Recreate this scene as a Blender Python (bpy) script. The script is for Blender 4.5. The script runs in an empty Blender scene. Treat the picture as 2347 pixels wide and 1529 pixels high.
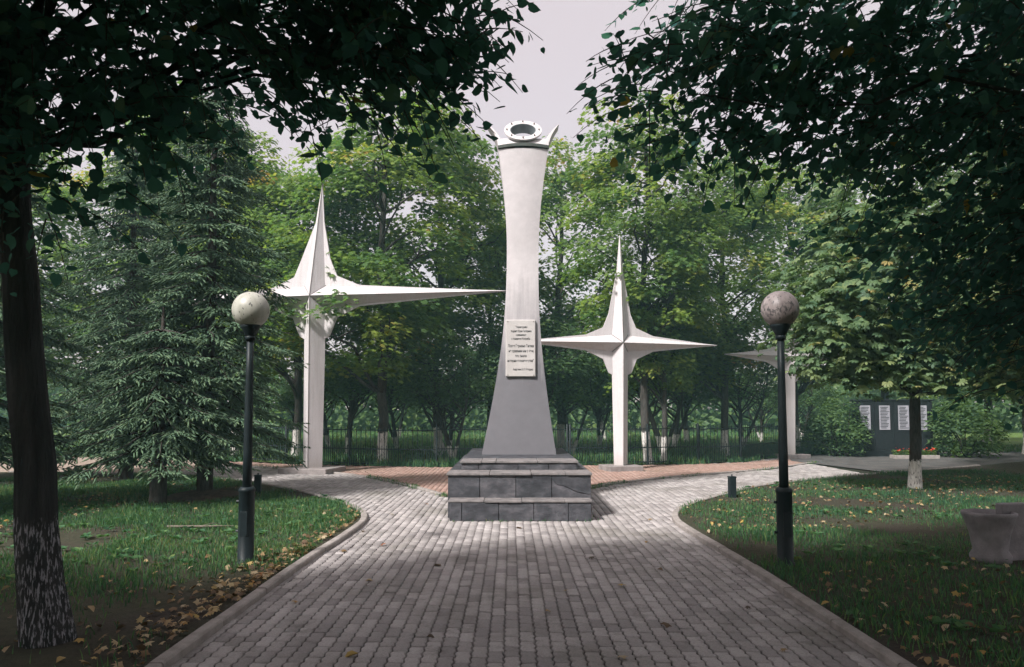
import bpy, bmesh, math, random
import numpy as np
from mathutils import Vector, Matrix

# ------------------------------------------------------------------ camera, sky, sun, exposure
sc = bpy.context.scene
C = sc.collection
R = math.radians
cam_d = bpy.data.cameras.new("camera")
cam = bpy.data.objects.new("camera", cam_d)
C.objects.link(cam)
cam.location = (0, 0, 1.7)
cam.rotation_euler = (R(90 + 3.5), 0, 0)
cam_d.sensor_width = 36.0
cam_d.lens = 36.0 * 1700 / 2347
cam_d.shift_y = 67 / 2347
cam_d.clip_start = 0.05
cam_d.clip_end = 1500
sc.camera = cam

SUN_DIR = Vector((-0.48, -0.52, 0.70)).normalized()      # towards the sun
SUN_EL = math.asin(SUN_DIR.z)
SUN_AZ = math.atan2(SUN_DIR.x, SUN_DIR.y)
w = bpy.data.worlds.new("World")
sc.world = w
w.use_nodes = True
nt = w.node_tree
nt.nodes.clear()
wo = nt.nodes.new("ShaderNodeOutputWorld")
bg = nt.nodes.new("ShaderNodeBackground")
sky = nt.nodes.new("ShaderNodeTexSky")
sky.sky_type = 'NISHITA'
sky.sun_disc = False
sky.sun_elevation = SUN_EL
sky.sun_rotation = SUN_AZ
sky.air_density = 1.0
sky.dust_density = 3.0
mx = nt.nodes.new("ShaderNodeMix")
mx.data_type = 'RGBA'
mx.inputs[0].default_value = 0.66                        # thin even cloud over the whole sky
mx.inputs[7].default_value = (7.2, 6.1, 6.0, 1)
nt.links.new(sky.outputs[0], mx.inputs[6])
nt.links.new(mx.outputs[2], bg.inputs[0])
bg.inputs[1].default_value = 0.1
nt.links.new(bg.outputs[0], wo.inputs[0])

sun_d = bpy.data.lights.new("sun", 'SUN')
sun_d.energy = 5.0
sun_d.angle = R(7.0)
sun_d.color = (1.0, 0.955, 0.93)
sun = bpy.data.objects.new("sun", sun_d)
C.objects.link(sun)
sun.rotation_euler = (-SUN_DIR).to_track_quat('-Z', 'Y').to_euler()

sc.view_settings.view_transform = 'Standard'
sc.view_settings.look = 'None'
sc.view_settings.gamma = 1
sc.view_settings.exposure = 0.55
sc.render.engine = 'CYCLES'
sc.cycles.use_denoising = True
sc.cycles.use_adaptive_sampling = True
sc.cycles.adaptive_threshold = 0.03
sc.cycles.max_bounces = 6
sc.cycles.diffuse_bounces = 3
sc.cycles.transmission_bounces = 4
sc.cycles.glossy_bounces = 2
sc.cycles.volume_bounces = 1
sc.cycles.caustics_reflective = False
sc.cycles.caustics_refractive = False

random.seed(7)
rng = np.random.default_rng(7)

# ------------------------------------------------------------------ helpers
def link(o, parent=None):
    C.objects.link(o)
    if parent is not None:
        o.parent = parent
    return o

def fast_mesh(name, verts, faces, tone=None, smooth=False):
    """faces: (K,n) int array or a list of such arrays"""
    me = bpy.data.meshes.new(name)
    verts = np.asarray(verts, dtype=np.float32)
    fl = faces if isinstance(faces, list) else [faces]
    fl = [np.asarray(f, dtype=np.int32) for f in fl if len(f)]
    loops = np.concatenate([f.ravel() for f in fl])
    counts = np.concatenate([np.full(len(f), f.shape[1], dtype=np.int32) for f in fl])
    starts = np.concatenate([[0], np.cumsum(counts)[:-1]]).astype(np.int32)
    me.vertices.add(len(verts))
    me.vertices.foreach_set("co", verts.ravel())
    me.loops.add(len(loops))
    me.loops.foreach_set("vertex_index", loops)
    me.polygons.add(len(counts))
    me.polygons.foreach_set("loop_start", starts)
    if tone is not None:
        a = me.attributes.new("tone", 'FLOAT', 'FACE')
        a.data.foreach_set("value", np.asarray(tone, dtype=np.float32))
    me.update(calc_edges=True)
    if smooth:
        me.polygons.foreach_set("use_smooth", np.ones(len(counts), dtype=bool))
    me.validate()
    return me

def mobj(name, me, m=None, parent=None):
    o = bpy.data.objects.new(name, me)
    if m is not None and not me.materials:
        me.materials.append(m)
    return link(o, parent)

def pobj(name, verts, faces, m, parent=None, smooth=False):
    me = bpy.data.meshes.new(name)
    me.from_pydata([tuple(v) for v in verts], [], [tuple(f) for f in faces])
    bm = bmesh.new(); bm.from_mesh(me)
    bmesh.ops.recalc_face_normals(bm, faces=bm.faces)
    bm.to_mesh(me); bm.free()
    if smooth:
        for p in me.polygons: p.use_smooth = True
    me.update()
    return mobj(name, me, m, parent)

def bmobj(name, bm, m, parent=None, smooth=False):
    me = bpy.data.meshes.new(name)
    bmesh.ops.recalc_face_normals(bm, faces=bm.faces)
    bm.to_mesh(me); bm.free()
    if smooth:
        for p in me.polygons: p.use_smooth = True
    return mobj(name, me, m, parent)

def bm_box(bm, x0, x1, y0, y1, z0, z1, bev=0.0):
    vs = [bm.verts.new(v) for v in ((x0,y0,z0),(x1,y0,z0),(x1,y1,z0),(x0,y1,z0),(x0,y0,z1),(x1,y0,z1),(x1,y1,z1),(x0,y1,z1))]
    fs = [bm.faces.new([vs[i] for i in f]) for f in ((3,2,1,0),(4,5,6,7),(0,1,5,4),(1,2,6,5),(2,3,7,6),(3,0,4,7))]
    if bev:
        es = list({e for f in fs for e in f.edges})
        bmesh.ops.bevel(bm, geom=es, offset=bev, segments=1, affect='EDGES', profile=0.5)

def box_obj(name, x0, x1, y0, y1, z0, z1, m, parent=None, bev=0.0):
    bm = bmesh.new()
    bm_box(bm, x0, x1, y0, y1, z0, z1, bev)
    return bmobj(name, bm, m, parent)

def prism_xz(name, pts, y0, y1, m, parent=None):
    """outline in x,z extruded from y0 to y1"""
    n = len(pts)
    v = [(p[0], y0, p[1]) for p in pts] + [(p[0], y1, p[1]) for p in pts]
    f = [tuple(range(n)), tuple(range(2*n-1, n-1, -1))] + [(i, i+n, (i+1) % n+n, (i+1) % n) for i in range(n)]
    return pobj(name, v, f, m, parent)

def tube_arrays(pts, rad, sides=8, cap=True, wob=0.0):
    pts = np.asarray(pts, float); n = len(pts)
    rad = np.broadcast_to(np.asarray(rad, float), (n,))
    tan = np.gradient(pts, axis=0)
    tan /= np.linalg.norm(tan, axis=1)[:, None] + 1e-9
    ref = np.array([1.0, 0, 0]) if abs(tan[0][0]) < 0.8 else np.array([0, 1.0, 0])
    V = []
    ang = np.linspace(0, 2*np.pi, sides, endpoint=False)
    for i in range(n):
        u = np.cross(tan[i], ref); u /= np.linalg.norm(u) + 1e-9
        v = np.cross(tan[i], u)
        r = rad[i]*(1 + (wob*rng.normal(size=sides) if wob else 0))
        V.append(pts[i] + (np.cos(ang)*r)[:, None]*u + (np.sin(ang)*r)[:, None]*v)
    V = np.concatenate(V)
    i = np.arange(n-1)[:, None]*sides
    j = np.arange(sides)[None, :]
    k = (j+1) % sides
    F = np.stack([i+j, i+k, i+sides+k, i+sides+j], -1).reshape(-1, 4)
    return V, F

def join(parts):
    V = []; F = []; o = 0
    for v, f in parts:
        V.append(v); F.append(f+o); o += len(v)
    return np.concatenate(V), np.concatenate(F)

def tube_obj(name, pts, rad, m, parent=None, sides=10, cap=True, smooth=True):
    V, F = tube_arrays(pts, rad, sides)
    fl = [F]
    me = fast_mesh(name, V, fl, smooth=smooth)
    if cap:
        bm = bmesh.new(); bm.from_mesh(me)
        bmesh.ops.holes_fill(bm, edges=[e for e in bm.edges if e.is_boundary], sides=0)
        bmesh.ops.recalc_face_normals(bm, faces=bm.faces)
        bm.to_mesh(me); bm.free()
    return mobj(name, me, m, parent)

def lathe(name, prof, m, parent=None, seg=24, smooth=True, loc=(0, 0, 0)):
    V = []; F = []
    n = len(prof)
    for r, z in prof:
        for k in range(seg):
            a = 2*math.pi*k/seg
            V.append((loc[0]+r*math.cos(a), loc[1]+r*math.sin(a), loc[2]+z))
    for i in range(n-1):
        for k in range(seg):
            k2 = (k+1) % seg
            F.append((i*seg+k, i*seg+k2, (i+1)*seg+k2, (i+1)*seg+k))
    F.append(tuple(range(seg))[::-1]); F.append(tuple((n-1)*seg+k for k in range(seg)))
    return pobj(name, V, F, m, parent, smooth)

def thing(name, label, cat, loc=(0, 0, 0), rz=0.0, group=None):
    o = bpy.data.objects.new(name, None)
    o.empty_display_size = 0.2
    C.objects.link(o)
    o.location = loc; o.rotation_euler = (0, 0, rz)
    return tag(o, label, cat, group)

def tag(o, label, cat, group=None, kind=None):
    o["label"] = label; o["category"] = cat
    if group: o["group"] = group
    if kind: o["kind"] = kind
    return o

def struct(o, label=None):
    o["kind"] = "structure"
    return o

def copy_tree(o, parent=None):
    c = o.copy(); C.objects.link(c)
    c.parent = parent
    for ch in list(o.children):
        copy_tree(ch, c)
    return c

def smooth_curve(pts, n=8):
    """Catmull-Rom through 2D/3D points"""
    P = [np.array(p, float) for p in pts]
    P = [2*P[0]-P[1]] + P + [2*P[-1]-P[-2]]
    out = []
    for i in range(1, len(P)-2):
        for t in np.linspace(0, 1, n, endpoint=False):
            a, b, c, d = P[i-1], P[i], P[i+1], P[i+2]
            out.append(0.5*((2*b)+(c-a)*t+(2*a-5*b+4*c-d)*t*t+(3*b-a-3*c+d)*t**3))
    out.append(P[-2])
    return np.array(out)

def in_poly(P, poly):
    P = np.asarray(P); x, y = P[:, 0], P[:, 1]
    ins = np.zeros(len(P), bool)
    n = len(poly); j = n-1
    for i in range(n):
        xi, yi = poly[i]; xj, yj = poly[j]
        c = ((yi > y) != (yj > y)) & (x < (xj-xi)*(y-yi)/(yj-yi+1e-12)+xi)
        ins ^= c; j = i
    return ins

def dist_poly(P, line):
    P = np.asarray(P)[:, :2]; line = np.asarray(line)[:, :2]
    d = np.full(len(P), 1e9)
    for a, b in zip(line[:-1], line[1:]):
        ab = b-a; t = np.clip(((P-a)@ab)/(ab@ab+1e-12), 0, 1)
        d = np.minimum(d, np.linalg.norm(P-(a+t[:, None]*ab), axis=1))
    return d

# ------------------------------------------------------------------ materials
def nodes_of(name):
    m = bpy.data.materials.new(name); m.use_nodes = True
    t = m.node_tree
    b = t.nodes["Principled BSDF"]
    return m, t, b

def N(t, typ, **kw):
    n = t.nodes.new(typ)
    for k, v in kw.items(): setattr(n, k, v)
    return n

def ramp(t, fac, stops):
    r = N(t, "ShaderNodeValToRGB")
    e = r.color_ramp.elements
    while len(e) < len(stops): e.new(0.5)
    for el, (p, c) in zip(e, stops):
        el.position = p; el.color = (*c, 1)
    t.links.new(fac, r.inputs[0])
    return r.outputs[0]

def coords(t, scale=(1, 1, 1), kind='Object'):
    tc = N(t, "ShaderNodeTexCoord"); mp = N(t, "ShaderNodeMapping")
    mp.inputs["Scale"].default_value = scale
    t.links.new(tc.outputs[kind], mp.inputs[0])
    return mp.outputs[0]

def world_pos(t, scale=(1, 1, 1)):
    g = N(t, "ShaderNodeNewGeometry"); mp = N(t, "ShaderNodeMapping")
    mp.inputs["Scale"].default_value = scale
    t.links.new(g.outputs["Position"], mp.inputs[0])
    return mp.outputs[0]

def noise(t, vec, scale, detail=4, rough=0.6, out=0):
    n = N(t, "ShaderNodeTexNoise")
    n.inputs["Scale"].default_value = scale; n.inputs["Detail"].default_value = detail
    n.inputs["Roughness"].default_value = rough
    t.links.new(vec, n.inputs["Vector"])
    return n.outputs[out]

def mixc(t, fac, a, b, mode='MIX'):
    m = N(t, "ShaderNodeMix"); m.data_type = 'RGBA'; m.blend_type = mode
    for i, v in ((0, fac), (6, a), (7, b)):
        if hasattr(v, "is_linked") or hasattr(v, "links"): t.links.new(v, m.inputs[i])
        elif isinstance(v, (int, float)): m.inputs[i].default_value = v
        else: m.inputs[i].default_value = (*v, 1)
    return m.outputs[2]

def math_n(t, op, a, b=0.0, clamp=False):
    m = N(t, "ShaderNodeMath"); m.operation = op; m.use_clamp = clamp
    for i, v in ((0, a), (1, b)):
        if isinstance(v, (int, float)): m.inputs[i].default_value = v
        else: t.links.new(v, m.inputs[i])
    return m.outputs[0]

def bump(t, b, h, strength=0.3, dist=0.01):
    n = N(t, "ShaderNodeBump"); n.inputs["Strength"].default_value = strength; n.inputs["Distance"].default_value = dist
    t.links.new(h, n.inputs["Height"]); t.links.new(n.outputs[0], b.inputs["Normal"])

def attr(t, name="tone"):
    a = N(t, "ShaderNodeAttribute"); a.attribute_name = name
    return a.outputs["Fac"]

def simple_mat(name, c1, c2, scale=6, rough=0.7, spec=0.3, bstr=0.2, vec=None, metal=0.0, bscale=None):
    m, t, b = nodes_of(name)
    v = coords(t) if vec is None else vec(t)
    n = noise(t, v, scale, 6)
    col = ramp(t, n, [(0.3, c1), (0.7, c2)])
    t.links.new(col, b.inputs["Base Color"])
    b.inputs["Roughness"].default_value = rough
    b.inputs["Specular IOR Level"].default_value = spec
    b.inputs["Metallic"].default_value = metal
    if bstr: bump(t, b, noise(t, v, bscale or scale*6, 5), bstr, 0.01)
    return m

def leaf_mat(name, stops, transl=0.35, rough=0.55, obj_random=False, spec=0.25):
    m, t, b = nodes_of(name)
    f = attr(t)
    if obj_random:
        oi = N(t, "ShaderNodeObjectInfo")
        f = math_n(t, 'FRACT', math_n(t, 'ADD', f, oi.outputs["Random"]))
    col = ramp(t, f, stops)
    t.links.new(col, b.inputs["Base Color"])
    b.inputs["Roughness"].default_value = rough
    b.inputs["Specular IOR Level"].default_value = spec
    tr = N(t, "ShaderNodeBsdfTranslucent")
    tc = mixc(t, 1.0, col, (1.25, 1.35, 0.85), 'MULTIPLY')
    t.links.new(tc, tr.inputs[0])
    ms = N(t, "ShaderNodeMixShader"); ms.inputs[0].default_value = transl
    t.links.new(b.outputs[0], ms.inputs[1]); t.links.new(tr.outputs[0], ms.inputs[2])
    t.links.new(ms.outputs[0], t.nodes["Material Output"].inputs[0])
    return m

M = {}
M['maple'] = leaf_mat("maple_leaf", [(0.0, (0.075, 0.15, 0.055)), (0.4, (0.15, 0.235, 0.055)), (0.7, (0.24, 0.305, 0.06)), (0.93, (0.37, 0.32, 0.08)), (1.0, (0.40, 0.23, 0.07))], 0.5)
M['maple_dark'] = leaf_mat("apple_leaf", [(0.0, (0.06, 0.12, 0.06)), (0.6, (0.11, 0.185, 0.06)), (1.0, (0.19, 0.25, 0.065))], 0.5)
M['linden'] = leaf_mat("linden_leaf", [(0.0, (0.038, 0.11, 0.11)), (0.7, (0.048, 0.125, 0.118)), (0.97, (0.07, 0.14, 0.10)), (1.0, (0.26, 0.19, 0.05))], 0.5, 0.8, spec=0.08)
M['linden_single'] = leaf_mat("linden_leaf_single", [(0.0, (0.038, 0.11, 0.11)), (0.7, (0.048, 0.125, 0.118)), (0.97, (0.07, 0.14, 0.10)), (1.0, (0.26, 0.19, 0.05))], 0.5, 0.8, obj_random=True, spec=0.08)
M['chestnut'] = leaf_mat("chestnut_leaf", [(0.0, (0.06, 0.12, 0.065)), (0.6, (0.13, 0.20, 0.09)), (0.9, (0.23, 0.28, 0.12)), (1.0, (0.30, 0.22, 0.08))], 0.38, obj_random=True)
M['spruce'] = leaf_mat("spruce_needle", [(0.0, (0.06, 0.12, 0.08)), (0.5, (0.11, 0.185, 0.105)), (1.0, (0.21, 0.28, 0.15))], 0.25, 0.6)
M['grass'] = leaf_mat("grass_blade", [(0.0, (0.03, 0.085, 0.05)), (0.35, (0.05, 0.135, 0.06)), (0.65, (0.08, 0.18, 0.065)), (0.85, (0.14, 0.22, 0.07)), (1.0, (0.25, 0.22, 0.11))], 0.35, 0.6)
M['fallen'] = leaf_mat("fallen_leaf", [(0.0, (0.07, 0.05, 0.035)), (0.3, (0.17, 0.11, 0.06)), (0.55, (0.28, 0.19, 0.09)), (0.8, (0.38, 0.31, 0.20)), (0.93, (0.36, 0.25, 0.07)), (1.0, (0.26, 0.10, 0.05))], 0.1, 0.7, obj_random=True)
M['bark'] = simple_mat("bark", (0.035, 0.032, 0.03), (0.09, 0.08, 0.07), 9, 0.9, 0.1, 0.8, lambda t: coords(t, (3, 3, 0.7)))
M['black_metal'] = simple_mat("black_painted_metal", (0.006, 0.012, 0.014), (0.012, 0.02, 0.023), 5, 0.5, 0.25, 0.05)

def wash_mat(name, top, rag=0.06):
    m, t, b = nodes_of(name)
    v = coords(t, (3, 3, 0.7))
    bark = ramp(t, noise(t, v, 9, 6), [(0.3, (0.03, 0.03, 0.028)), (0.7, (0.085, 0.078, 0.07))])
    lime = ramp(t, noise(t, v, 7, 6), [(0.25, (0.44, 0.41, 0.37)), (0.6, (0.72, 0.69, 0.66))])
    tc = N(t, "ShaderNodeTexCoord"); sx = N(t, "ShaderNodeSeparateXYZ")
    t.links.new(tc.outputs['Object'], sx.inputs[0])
    nz = noise(t, coords(t, (4, 4, 4)), 2.5, 4)
    z = math_n(t, 'ADD', sx.outputs[2], math_n(t, 'MULTIPLY', math_n(t, 'SUBTRACT', nz, 0.5), rag*4))
    f = math_n(t, 'MULTIPLY', math_n(t, 'SUBTRACT', top, z), 30.0, True)
    # lime worn off in the bark furrows
    wear = math_n(t, 'MULTIPLY', math_n(t, 'SUBTRACT', noise(t, v, 16, 5), 0.36), 9.0, True)
    f = math_n(t, 'MULTIPLY', f, wear)
    t.links.new(mixc(t, f, bark, lime), b.inputs["Base Color"])
    b.inputs["Roughness"].default_value = 0.9; b.inputs["Specular IOR Level"].default_value = 0.1
    bump(t, b, noise(t, v, 14, 6), 0.7, 0.02)
    return m
M['wash'] = wash_mat("whitewashed_bark", 0.95)
M['wash_low'] = wash_mat("whitewashed_bark_low", 0.6)

def linden_bark():
    m, t, b = nodes_of("furrowed_whitewashed_bark")
    v = coords(t, (1, 1, 0.16))
    n1 = noise(t, v, 75, 5, 0.6)
    lime = math_n(t, 'MULTIPLY', math_n(t, 'SUBTRACT', n1, 0.52), 14.0, True)
    tc = N(t, "ShaderNodeTexCoord"); sx = N(t, "ShaderNodeSeparateXYZ")
    t.links.new(tc.outputs['Object'], sx.inputs[0])
    nz = noise(t, coords(t), 6, 3)
    z = math_n(t, 'ADD', math_n(t, 'SUBTRACT', sx.outputs[2], 0.12), math_n(t, 'ADD', math_n(t, 'MULTIPLY', nz, 0.25), math_n(t, 'MULTIPLY', noise(t, v, 22, 4), 0.22)))
    lime = math_n(t, 'MULTIPLY', lime, math_n(t, 'MULTIPLY', math_n(t, 'SUBTRACT', 1.02, z), 20.0, True))
    dark = ramp(t, noise(t, v, 12, 5), [(0.3, (0.025, 0.03, 0.03)), (0.7, (0.06, 0.06, 0.06))])
    t.links.new(mixc(t, lime, dark, (0.33, 0.325, 0.35)), b.inputs["Base Color"])
    b.inputs["Roughness"].default_value = 0.9; b.inputs["Specular IOR Level"].default_value = 0.1
    bump(t, b, n1, 1.0, 0.03)
    return m
M['linden_bark'] = linden_bark()

def paver_mat(name, stops, stain):
    m, t, b = nodes_of(name)
    g = N(t, "ShaderNodeNewGeometry"); oi = N(t, "ShaderNodeObjectInfo")
    r = math_n(t, 'FRACT', math_n(t, 'ADD', attr(t), oi.outputs["Random"]))
    col = ramp(t, r, stops)
    wp = world_pos(t)
    st = math_n(t, 'MULTIPLY', math_n(t, 'SUBTRACT', noise(t, wp, 0.55, 6, 0.65), 0.5), 5.0, True)
    col = mixc(t, math_n(t, 'MULTIPLY', st, 0.75), col, stain)
    st2 = math_n(t, 'MULTIPLY', math_n(t, 'SUBTRACT', noise(t, wp, 2.3, 8, 0.72), 0.56), 8.0, True)
    col = mixc(t, math_n(t, 'MULTIPLY', st2, 0.5), col, tuple(0.55*c for c in stain))
    edge = math_n(t, 'MULTIPLY', math_n(t, 'SUBTRACT', noise(t, wp, 17, 6, 0.75), 0.55), 6.0, True)
    col = mixc(t, math_n(t, 'MULTIPLY', edge, 0.4), col, (0.13, 0.125, 0.105))
    fine = ramp(t, noise(t, wp, 60, 4, 0.7), [(0.25, (0.72, 0.72, 0.72)), (0.75, (1.12, 1.12, 1.12))])
    col = mixc(t, 1.0, col, fine, 'MULTIPLY')
    t.links.new(col, b.inputs["Base Color"])
    b.inputs["Roughness"].default_value = 0.85; b.inputs["Specular IOR Level"].default_value = 0.25
    bump(t, b, noise(t, wp, 90, 4), 0.35, 0.006)
    return m
M['paver'] = paver_mat("grey_paver", [(0.0, (0.27, 0.25, 0.245)), (0.5, (0.355, 0.33, 0.32)), (1.0, (0.44, 0.41, 0.40))], (0.16, 0.15, 0.125))
M['red_paver'] = paver_mat("red_paver", [(0.0, (0.30, 0.20, 0.165)), (0.5, (0.36, 0.235, 0.195)), (1.0, (0.40, 0.28, 0.235))], (0.19, 0.15, 0.11))
M['kerb'] = simple_mat("kerb_concrete", (0.20, 0.18, 0.165), (0.34, 0.31, 0.29), 7, 0.85, 0.2, 0.4, world_pos)
M['soil'] = simple_mat("joint_soil", (0.014, 0.017, 0.014), (0.05, 0.052, 0.036), 3, 0.95, 0.1, 0.4, world_pos)
M['sand'] = simple_mat("sandy_path", (0.23, 0.18, 0.14), (0.36, 0.29, 0.25), 1.1, 0.9, 0.15, 0.4, world_pos, bscale=40)
M['asphalt'] = simple_mat("worn_asphalt", (0.06, 0.06, 0.06), (0.12, 0.115, 0.11), 2.0, 0.9, 0.15, 0.4, world_pos, bscale=60)
M['earth'] = simple_mat("earth_mound", (0.06, 0.045, 0.035), (0.14, 0.10, 0.075), 9, 0.95, 0.1, 0.8, world_pos)

def lawn_mat(name, green1, green2, soil, thr):
    m, t, b = nodes_of(name)
    wp = world_pos(t)
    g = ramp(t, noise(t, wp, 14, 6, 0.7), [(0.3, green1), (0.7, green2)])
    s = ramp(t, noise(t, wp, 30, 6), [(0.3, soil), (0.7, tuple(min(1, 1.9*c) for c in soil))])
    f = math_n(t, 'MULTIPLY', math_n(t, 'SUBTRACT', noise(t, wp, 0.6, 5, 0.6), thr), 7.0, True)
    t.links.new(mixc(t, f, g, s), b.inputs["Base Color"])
    b.inputs["Roughness"].default_value = 0.95; b.inputs["Specular IOR Level"].default_value = 0.1
    bump(t, b, noise(t, wp, 40, 6), 0.8, 0.03)
    return m
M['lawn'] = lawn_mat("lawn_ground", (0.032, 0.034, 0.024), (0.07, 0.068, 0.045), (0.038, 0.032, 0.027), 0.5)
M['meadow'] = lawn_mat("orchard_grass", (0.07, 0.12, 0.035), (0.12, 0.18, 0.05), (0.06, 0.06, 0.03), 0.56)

def slate():
    m, t, b = nodes_of("grey_slate_slab")
    oi = N(t, "ShaderNodeObjectInfo")
    base = ramp(t, oi.outputs["Random"], [(0.0, (0.034, 0.036, 0.042)), (0.5, (0.048, 0.05, 0.058)), (1.0, (0.066, 0.066, 0.074))])
    wp = world_pos(t, (1, 1, 1.6))
    n = noise(t, wp, 4.5, 8, 0.68)
    vein = ramp(t, n, [(0.36, (0.6, 0.6, 0.62)), (0.5, (1, 1, 1)), (0.66, (1.9, 1.8, 1.75))])
    col = mixc(t, 1.0, base, vein, 'MULTIPLY')
    t.links.new(col, b.inputs["Base Color"])
    b.inputs["Roughness"].default_value = 0.62; b.inputs["Specular IOR Level"].default_value = 0.4
    bump(t, b, noise(t, wp, 9, 8, 0.7), 0.55, 0.02)
    return m
M['slate'] = slate()
M['slate_light'] = simple_mat("pale_slab_edge", (0.11, 0.105, 0.105), (0.24, 0.22, 0.215), 8, 0.8, 0.2, 0.5, world_pos)  # front coping slabs, paler than the facing slabs
M['core'] = simple_mat("pedestal_mortar", (0.04, 0.04, 0.042), (0.075, 0.072, 0.07), 8, 0.9, 0.1, 0.3)

def white_paint(name, base, streak, sc_=2.0):
    m, t, b = nodes_of(name)
    v = coords(t, (9, 9, 0.4)); v2 = coords(t)
    f = math_n(t, 'MULTIPLY', math_n(t, 'SUBTRACT', noise(t, v, sc_, 8, 0.65), 0.48), 4.0, True)
    col = mixc(t, math_n(t, 'MULTIPLY', f, 0.55), base, streak)
    blot = math_n(t, 'MULTIPLY', math_n(t, 'SUBTRACT', noise(t, v2, 1.3, 7, 0.7), 0.52), 4.0, True)
    col = mixc(t, math_n(t, 'MULTIPLY', blot, 0.35), col, (0.44, 0.425, 0.415))
    rust = math_n(t, 'MULTIPLY', math_n(t, 'SUBTRACT', noise(t, coords(t, (5, 5, 1.2)), 3.4, 8, 0.7), 0.69), 14.0, True)
    col = mixc(t, math_n(t, 'MULTIPLY', rust, 0.6), col, (0.25, 0.16, 0.10))
    tc = N(t, "ShaderNodeTexCoord"); sx = N(t, "ShaderNodeSeparateXYZ")
    t.links.new(tc.outputs['Object'], sx.inputs[0])
    splash = math_n(t, 'SUBTRACT', 0.75, math_n(t, 'ADD', sx.outputs[2], math_n(t, 'MULTIPLY', noise(t, v, 2.5, 5), 0.5)))
    col = mixc(t, math_n(t, 'MULTIPLY', math_n(t, 'MULTIPLY', splash, 2.2, True), 0.6), col, (0.33, 0.29, 0.25))
    col = mixc(t, 1.0, col, ramp(t, noise(t, v2, 70, 3), [(0.3, (0.94, 0.94, 0.94)), (0.7, (1.03, 1.03, 1.03))]), 'MULTIPLY')
    t.links.new(col, b.inputs["Base Color"])
    b.inputs["Roughness"].default_value = 0.6; b.inputs["Specular IOR Level"].default_value = 0.25
    h = math_n(t, 'ADD', noise(t, v2, 60, 4), math_n(t, 'MULTIPLY', noise(t, v2, 2.2, 2), 5.0))
    bump(t, b, h, 0.15, 0.012)
    return m
M['seam'] = simple_mat("weld_seam", (0.12, 0.11, 0.105), (0.24, 0.22, 0.21), 8, 0.8, 0.2, 0.0)
M['white'] = white_paint("white_painted_metal", (0.55, 0.52, 0.525), (0.41, 0.385, 0.365))

def stele_paint():
    """white above, darker grey on the lower shaft, blended in vertical streaks"""
    m, t, b = nodes_of("stele_paint")
    v = coords(t, (7, 7, 0.35)); v2 = coords(t)
    tc = N(t, "ShaderNodeTexCoord"); sx = N(t, "ShaderNodeSeparateXYZ")
    t.links.new(tc.outputs['Object'], sx.inputs[0])
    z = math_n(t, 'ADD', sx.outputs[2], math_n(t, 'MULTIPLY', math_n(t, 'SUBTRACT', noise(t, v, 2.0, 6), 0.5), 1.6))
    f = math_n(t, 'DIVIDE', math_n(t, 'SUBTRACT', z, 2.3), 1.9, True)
    col = mixc(t, f, (0.15, 0.147, 0.16), (0.52, 0.49, 0.495))  # darker grey towards the bottom, near white higher up
    mot = ramp(t, noise(t, v2, 5, 8, 0.7), [(0.3, (0.88, 0.88, 0.88)), (0.7, (1.05, 1.05, 1.05))])
    col = mixc(t, 1.0, col, mot, 'MULTIPLY')
    t.links.new(col, b.inputs["Base Color"])
    b.inputs["Roughness"].default_value = 0.6; b.inputs["Specular IOR Level"].default_value = 0.3
    bump(t, b, noise(t, v2, 80, 4), 0.15, 0.006)
    return m
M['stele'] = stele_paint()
M['groove'] = simple_mat("dark_band", (0.05, 0.06, 0.055), (0.08, 0.09, 0.08), 5, 0.7, 0.2, 0.0)
M['steel'] = simple_mat("grey_tube_lining", (0.09, 0.11, 0.12), (0.15, 0.17, 0.18), 6, 0.6, 0.3, 0.1)
M['plaque'] = simple_mat("plaque_plate", (0.40, 0.38, 0.365), (0.47, 0.45, 0.435), 5, 0.5, 0.35, 0.08)
M['ink'] = simple_mat("engraved_black_letter", (0.012, 0.016, 0.018), (0.02, 0.024, 0.026), 5, 0.6, 0.2, 0.0)
M['screw'] = simple_mat("screw_head", (0.10, 0.08, 0.07), (0.18, 0.15, 0.13), 20, 0.5, 0.4, 0.1)
M['plinth'] = simple_mat("plinth_concrete", (0.17, 0.15, 0.145), (0.30, 0.27, 0.26), 5, 0.85, 0.2, 0.4)

def globe_mat(name, lo, hi, spots, soot):
    m, t, b = nodes_of(name)
    v = coords(t)
    base = ramp(t, noise(t, coords(t, (3, 3, 1)), 4, 6), [(0.3, lo), (0.7, hi)])
    sp = math_n(t, 'MULTIPLY', math_n(t, 'SUBTRACT', noise(t, coords(t, (1, 1, 0.6)), 30, 2, 0.4), spots), 25.0, True)
    tc = N(t, "ShaderNodeTexCoord"); sx = N(t, "ShaderNodeSeparateXYZ")
    t.links.new(tc.outputs['Object'], sx.inputs[0])
    # grime ring that sits on the lower half of the glass
    ring = math_n(t, 'SUBTRACT', 1.0, math_n(t, 'MULTIPLY', math_n(t, 'ABSOLUTE', math_n(t, 'ADD', sx.outputs[2], 0.02)), 9.0), True)
    ring = math_n(t, 'MULTIPLY', ring, math_n(t, 'MULTIPLY', math_n(t, 'SUBTRACT', noise(t, coords(t, (1, 1, 0.7)), 26, 3), 0.5), 14.0, True))
    f = math_n(t, 'MAXIMUM', math_n(t, 'MULTIPLY', sp, 0.8), math_n(t, 'MULTIPLY', ring, soot))
    t.links.new(mixc(t, f, base, (0.05, 0.05, 0.055)), b.inputs["Base Color"])
    b.inputs["Roughness"].default_value = 0.45
    return m
M['globe_a'] = globe_mat("stained_white_globe", (0.30, 0.30, 0.25), (0.46, 0.45, 0.40), 0.66, 0.0)
M['globe_b'] = globe_mat("sooty_globe", (0.20, 0.165, 0.16), (0.38, 0.33, 0.32), 0.62, 0.95)
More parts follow.
